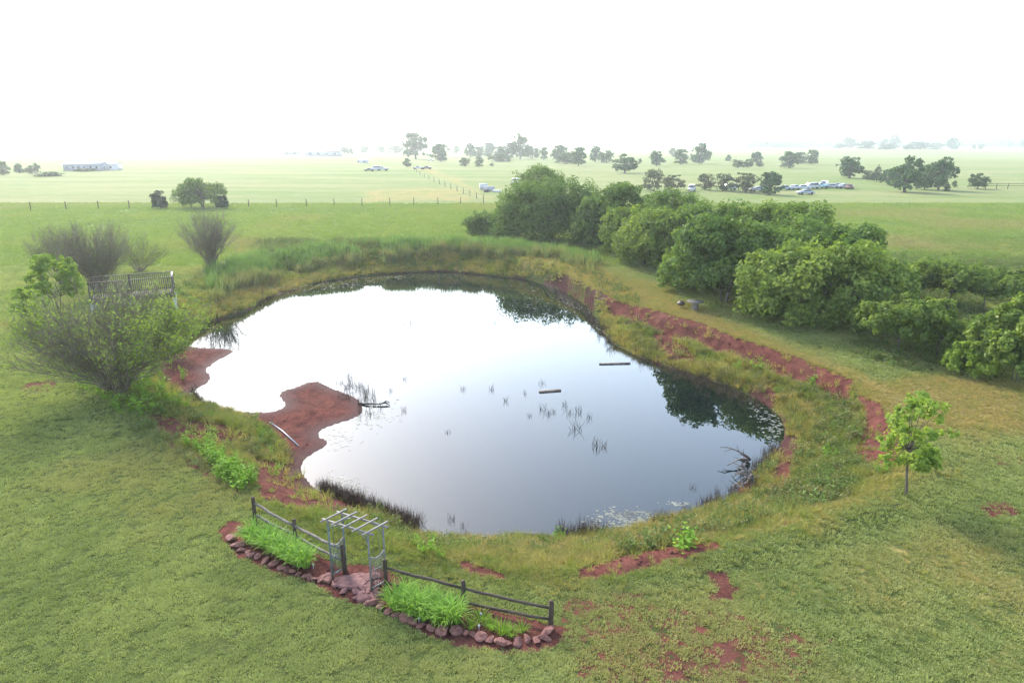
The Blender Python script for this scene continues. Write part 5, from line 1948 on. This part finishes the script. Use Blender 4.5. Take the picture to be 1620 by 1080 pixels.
# ------------------------------------------------------------------ vehicles
def car_meshes(kind):
    W = 1.75
    g = Geo()
    if kind == 'sedan':
        prof = [(-2.2, .35), (-2.25, .62), (-2.1, .85), (-1.2, .92), (1.0, .95), (1.9, .9), (2.25, .7), (2.25, .35)]
        cab = [(-1.15, .93), (-.55, 1.4), (.75, 1.42), (1.45, .95)]
    elif kind == 'pickup':
        prof = [(-2.6, .45), (-2.62, .8), (-2.5, 1.0), (-1.3, 1.08), (.4, 1.1), (2.6, 1.08), (2.65, .5), (2.6, .45)]
        cab = [(-1.2, 1.08), (-.6, 1.7), (.35, 1.72), (.6, 1.1)]
    else:
        prof = [(-2.3, .4), (-2.35, .85), (-2.0, 1.05), (-1.7, 1.1), (1.9, 1.15), (2.25, 1.1), (2.3, .8), (2.3, .4)]
        cab = [(-1.7, 1.1), (-1.0, 1.85), (2.0, 1.9), (2.22, 1.12)]

    def ex(pr, w0, w1, zsplit=None):
        n = len(pr)
        V = []
        for s in (-1, 1):
            for i, (x, z) in enumerate(pr):
                ww = w1 if (zsplit is not None and z > zsplit) else w0
                V.append([x, s * ww / 2, z])
        F4 = [[i, (i + 1) % n, n + (i + 1) % n, n + i] for i in range(n)]
        T = [[0, i + 1, i] for i in range(1, n - 1)] + [[n, n + i, n + i + 1] for i in range(1, n - 1)]
        return np.array(V), np.array(F4), np.array(T)
    V, F4, T = ex(prof, W, W)
    g.add(V, F4)
    g.T.append(T)
    g.AT.append(np.full(len(T), .5))
    zc = cab[1][1] - 0.1
    n0 = g.n
    V, F4, T = ex(cab, W - 0.08, W - 0.4, zc)
    g.add(V, F4)
    g.T.append(T + n0)
    g.AT.append(np.full(len(T), .5))
    win = Geo()
    c = np.array(cab)
    mx, mz = c[:, 0].mean(), c[:, 1].mean()
    ins = np.column_stack([mx + (c[:, 0] - mx) * 0.82, mz + (c[:, 1] - mz) * 0.72])
    for s in (-1, 1):
        z0, z1 = c[0, 1], c[1, 1]
        vv = [[x, s * ((W - 0.08) / 2 + ((W - 0.4) - (W - 0.08)) / 2 * (z - z0) / (z1 - z0) + 0.012), z] for x, z in ins]
        win.add(vv, [[0, 1, 2, 3]])
    for i, j in ((0, 1), (2, 3)):
        a, b = c[i], c[j]
        nx = -0.02 if i == 0 else 0.02
        lo, hi = a * 0.88 + b * 0.12, a * 0.12 + b * 0.88
        win.add([[lo[0] + nx, -.68, lo[1] + .01], [lo[0] + nx, .68, lo[1] + .01], [hi[0] + nx, .6, hi[1] + .01], [hi[0] + nx, -.6, hi[1] + .01]], [[0, 1, 2, 3]])
    wh = Geo()
    zz = np.array([[[0, -0.11, 0], [0, -0.1, 0], [0, 0.1, 0], [0, 0.11, 0]]])
    wh.tubes(zz, np.array([0.05, 0.34, 0.34, 0.05]), 12)
    ax = (-1.4, 1.35) if kind != 'pickup' else (-1.65, 1.6)
    return g, win, wh, ax


CARM = {}


def car(x, y, kind, col, rz, label, group='junked cars in the field lot', lift=0.0, s=1.0):
    if kind not in CARM:
        g, win, wh, ax = car_meshes(kind)
        CARM[kind] = (g, win.mesh('window', M['glass_dark']), wh.mesh('wheel', M['rubber']), ax, {})
    g, win, wh, ax, bodies = CARM[kind]
    if col not in bodies:
        bodies[col] = g.mesh('body', M[col])
    p = at(x, y)
    p[2] += lift
    t = empty('junked_car' if 'junk' in group else 'parked_vehicle', p, label, {'sedan': 'car', 'pickup': 'pickup truck', 'van': 'van'}[kind], group, rz)
    t.scale = (s, s, s)
    inst('body', bodies[col], t)
    inst('window', win, t)
    for xx in ax:
        for yy in (-0.8, 0.8):
            inst('wheel', wh, t, (xx, yy, 0.33))


car(1094, 303, 'van', 'car_white', 1.2, 'white van between the first scrub trees at the car lot')
car(1153, 301, 'van', 'car_white', 0.3, 'white roofed vehicle showing between two scrub trees')
car(1198, 303, 'sedan', 'car_silver', 0.2, 'grey car hidden behind the dark green tree of the lot')
car(1240, 301, 'sedan', 'car_silver', 0.1, 'grey car beside the dark green tree, first of the open row')
car(1256, 300, 'sedan', 'car_white', 0.5, 'white car second in the open row')
car(1270, 300, 'sedan', 'car_white', -0.3, 'white car third in the open row')
car(1283, 299, 'van', 'car_white', 0.25, 'white wagon in the middle of the open row')
car(1297, 298, 'pickup', 'car_teal', 0.35, 'teal and glass car in the middle of the lot')
car(1303, 296, 'van', 'car_white', 0.9, 'tall white vehicle at the back of the lot')
car(1316, 298, 'sedan', 'car_silver', -0.5, 'silver car near the end of the lot')
car(1325, 297, 'sedan', 'car_dark', 0.6, 'dark car behind the end of the row')
car(1334, 298, 'sedan', 'car_white', 0.2, 'white car next to the rusty wreck')
car(1344, 299, 'sedan', 'car_rust', 1.0, 'rusty dark wreck at the very end of the lot')
car(1274, 308, 'sedan', 'car_silver', 0.1, 'pale blue-grey car parked alone in front of the row')
car(595, 270, 'van', 'car_white', 0.1, 'white van in the hazy middle of the hay field', 'vehicles in the hazy hay field', 0, 1.15)
car(605, 270, 'pickup', 'car_silver', -0.1, 'silver truck parked against the white van in the hay field', 'vehicles in the hazy hay field', 0, 1.1)
car(584, 271, 'sedan', 'car_dark', 0.1, 'low dark car beside the white van in the hay field', 'vehicles in the hazy hay field')
car(662, 268, 'pickup', 'car_silver', 0.0, 'pale trailer-like truck by the dark fence corner bush', 'vehicles in the hazy hay field')
car(675, 268, 'sedan', 'car_dark', 0.0, 'dark car next to the pale truck by the fence corner', 'vehicles in the hazy hay field', 0, 1.1)
car(572, 257, 'van', 'car_white', 0.0, 'pale vehicle farther up the hay field behind the white van', 'vehicles in the hazy hay field', 0, 1.3)
car(682, 255, 'sedan', 'car_white', 0.0, 'white car shining in front of the rounded belt tree', 'vehicles in the hazy hay field')
car(815, 291, 'van', 'car_white', 1.3, 'white vehicle peeking out behind the end of the grove', 'vehicles in the hazy hay field')

# scrap heap by the diagonal fence
rj = np.random.default_rng(77)
for i, (x, y, w, h, d, mt, lab) in enumerate([(765, 300, 2.2, 1.7, 1.2, 'car_white', 'white upright box in the scrap heap by the diagonal fence'), (774, 302, 3.0, 1.2, 1.6, 'siding_grey', 'grey crate in the scrap heap by the diagonal fence'),
                                              (770, 304, 1.4, 0.9, 1.2, 'car_dark', 'dark low crate at the front of the scrap heap'), (786, 304, 2.4, 0.5, 1.2, 'car_white', 'flat white sheet lying just off the scrap heap')]):
    p = at(x, y)
    g = Geo()
    a = rj.uniform(-.4, .4)
    Rm = [[math.cos(a), -math.sin(a), 0], [math.sin(a), math.cos(a), 0], [0, 0, 1]]
    g.box((0, 0, h / 2 - 0.05), (w, d, h), Rm)
    g.box((0, 0, h - 0.02), (w * 1.06, d * 1.06, 0.08), Rm)
    for s in (-0.3, 0.3):
        g.box((np.array(Rm) @ np.array([s * w, -d / 2 - 0.02, h / 2])), (0.1, 0.06, h * 0.95), Rm)
    tag(g.build('scrap_box', M[mt], None, False, p), lab, 'scrap', 'scrap heap by the diagonal fence')


# ------------------------------------------------------------------ far buildings
def building(px, by, wpx, hpx, dep, label, wall, roof, nwin, rz=0.0, name='farm_building'):
    p = at(px, by)
    k = pxm(p)
    w, h = wpx / k, hpx / k
    t = empty(name, p, label, 'building', 'far farm buildings', rz)
    g = Geo()
    he = h * 0.72
    g.box((0, 0, he / 2 - 0.2), (w, dep, he + 0.4))
    g.T.append(np.array([[0, 1, 2], [3, 5, 4]]) + g.n)
    g.AT.append(np.full(2, .5))
    g.V.append(np.array([[-w / 2, -dep / 2, he], [-w / 2, dep / 2, he], [-w / 2, 0, h - 0.05], [w / 2, -dep / 2, he], [w / 2, dep / 2, he], [w / 2, 0, h - 0.05]]))
    g.n += 6
    g.build('wall', M[wall], t)
    g = Geo()
    for s in (-1, 1):
        a = np.array([0, s * (dep / 2 + 0.4), he - 0.1])
        b = np.array([0, 0, h])
        d = b - a
        L = np.linalg.norm(d)
        d /= L
        n = np.cross(np.array([1.0, 0, 0]), d)
        Mx = np.stack([np.array([1.0, 0, 0]), d, n], 1)
        g.box((a + b) / 2, (w + 0.6, L, 0.12), Mx)
    g.build('roof', M[roof], t)
    for i in range(nwin):
        g = Geo()
        x = -w / 2 + (i + 0.6) * w / (nwin + 0.2)
        g.box((x, -dep / 2 - 0.01, he * 0.55), (w / nwin * 0.3, 0.08, he * 0.35))
        g.build('window', M['glass_dark'], t)
    g = Geo()
    g.box((w * 0.12, -dep / 2 - 0.012, he * 0.38), (1.0, 0.1, he * 0.76))
    g.build('door', M['siding_grey'], t)


building(137, 270, 58, 14, 7, 'long white house with a pale roof in the hazy farmyard', 'siding_grey', 'roof_metal', 6, 0.0, 'farm_house')
building(175, 269, 26, 12, 8, 'shorter white outbuilding beside the long white house', 'siding_white', 'roof_metal', 2, 0.1, 'farm_outbuilding')
building(513, 247, 54, 9, 12, 'long grey barn on the hazy horizon near the ridge trees', 'siding_grey', 'roof_dark', 4, 0.0, 'barn')
building(462, 245, 26, 6, 8, 'small hazy shed row beside the long grey barn', 'siding_grey', 'roof_metal', 2, 0.0, 'farm_shed')
building(576, 258, 14, 6, 6, 'pale low shed on the hazy ridge above the white van', 'siding_white', 'roof_metal', 1, 0.2, 'farm_shed')
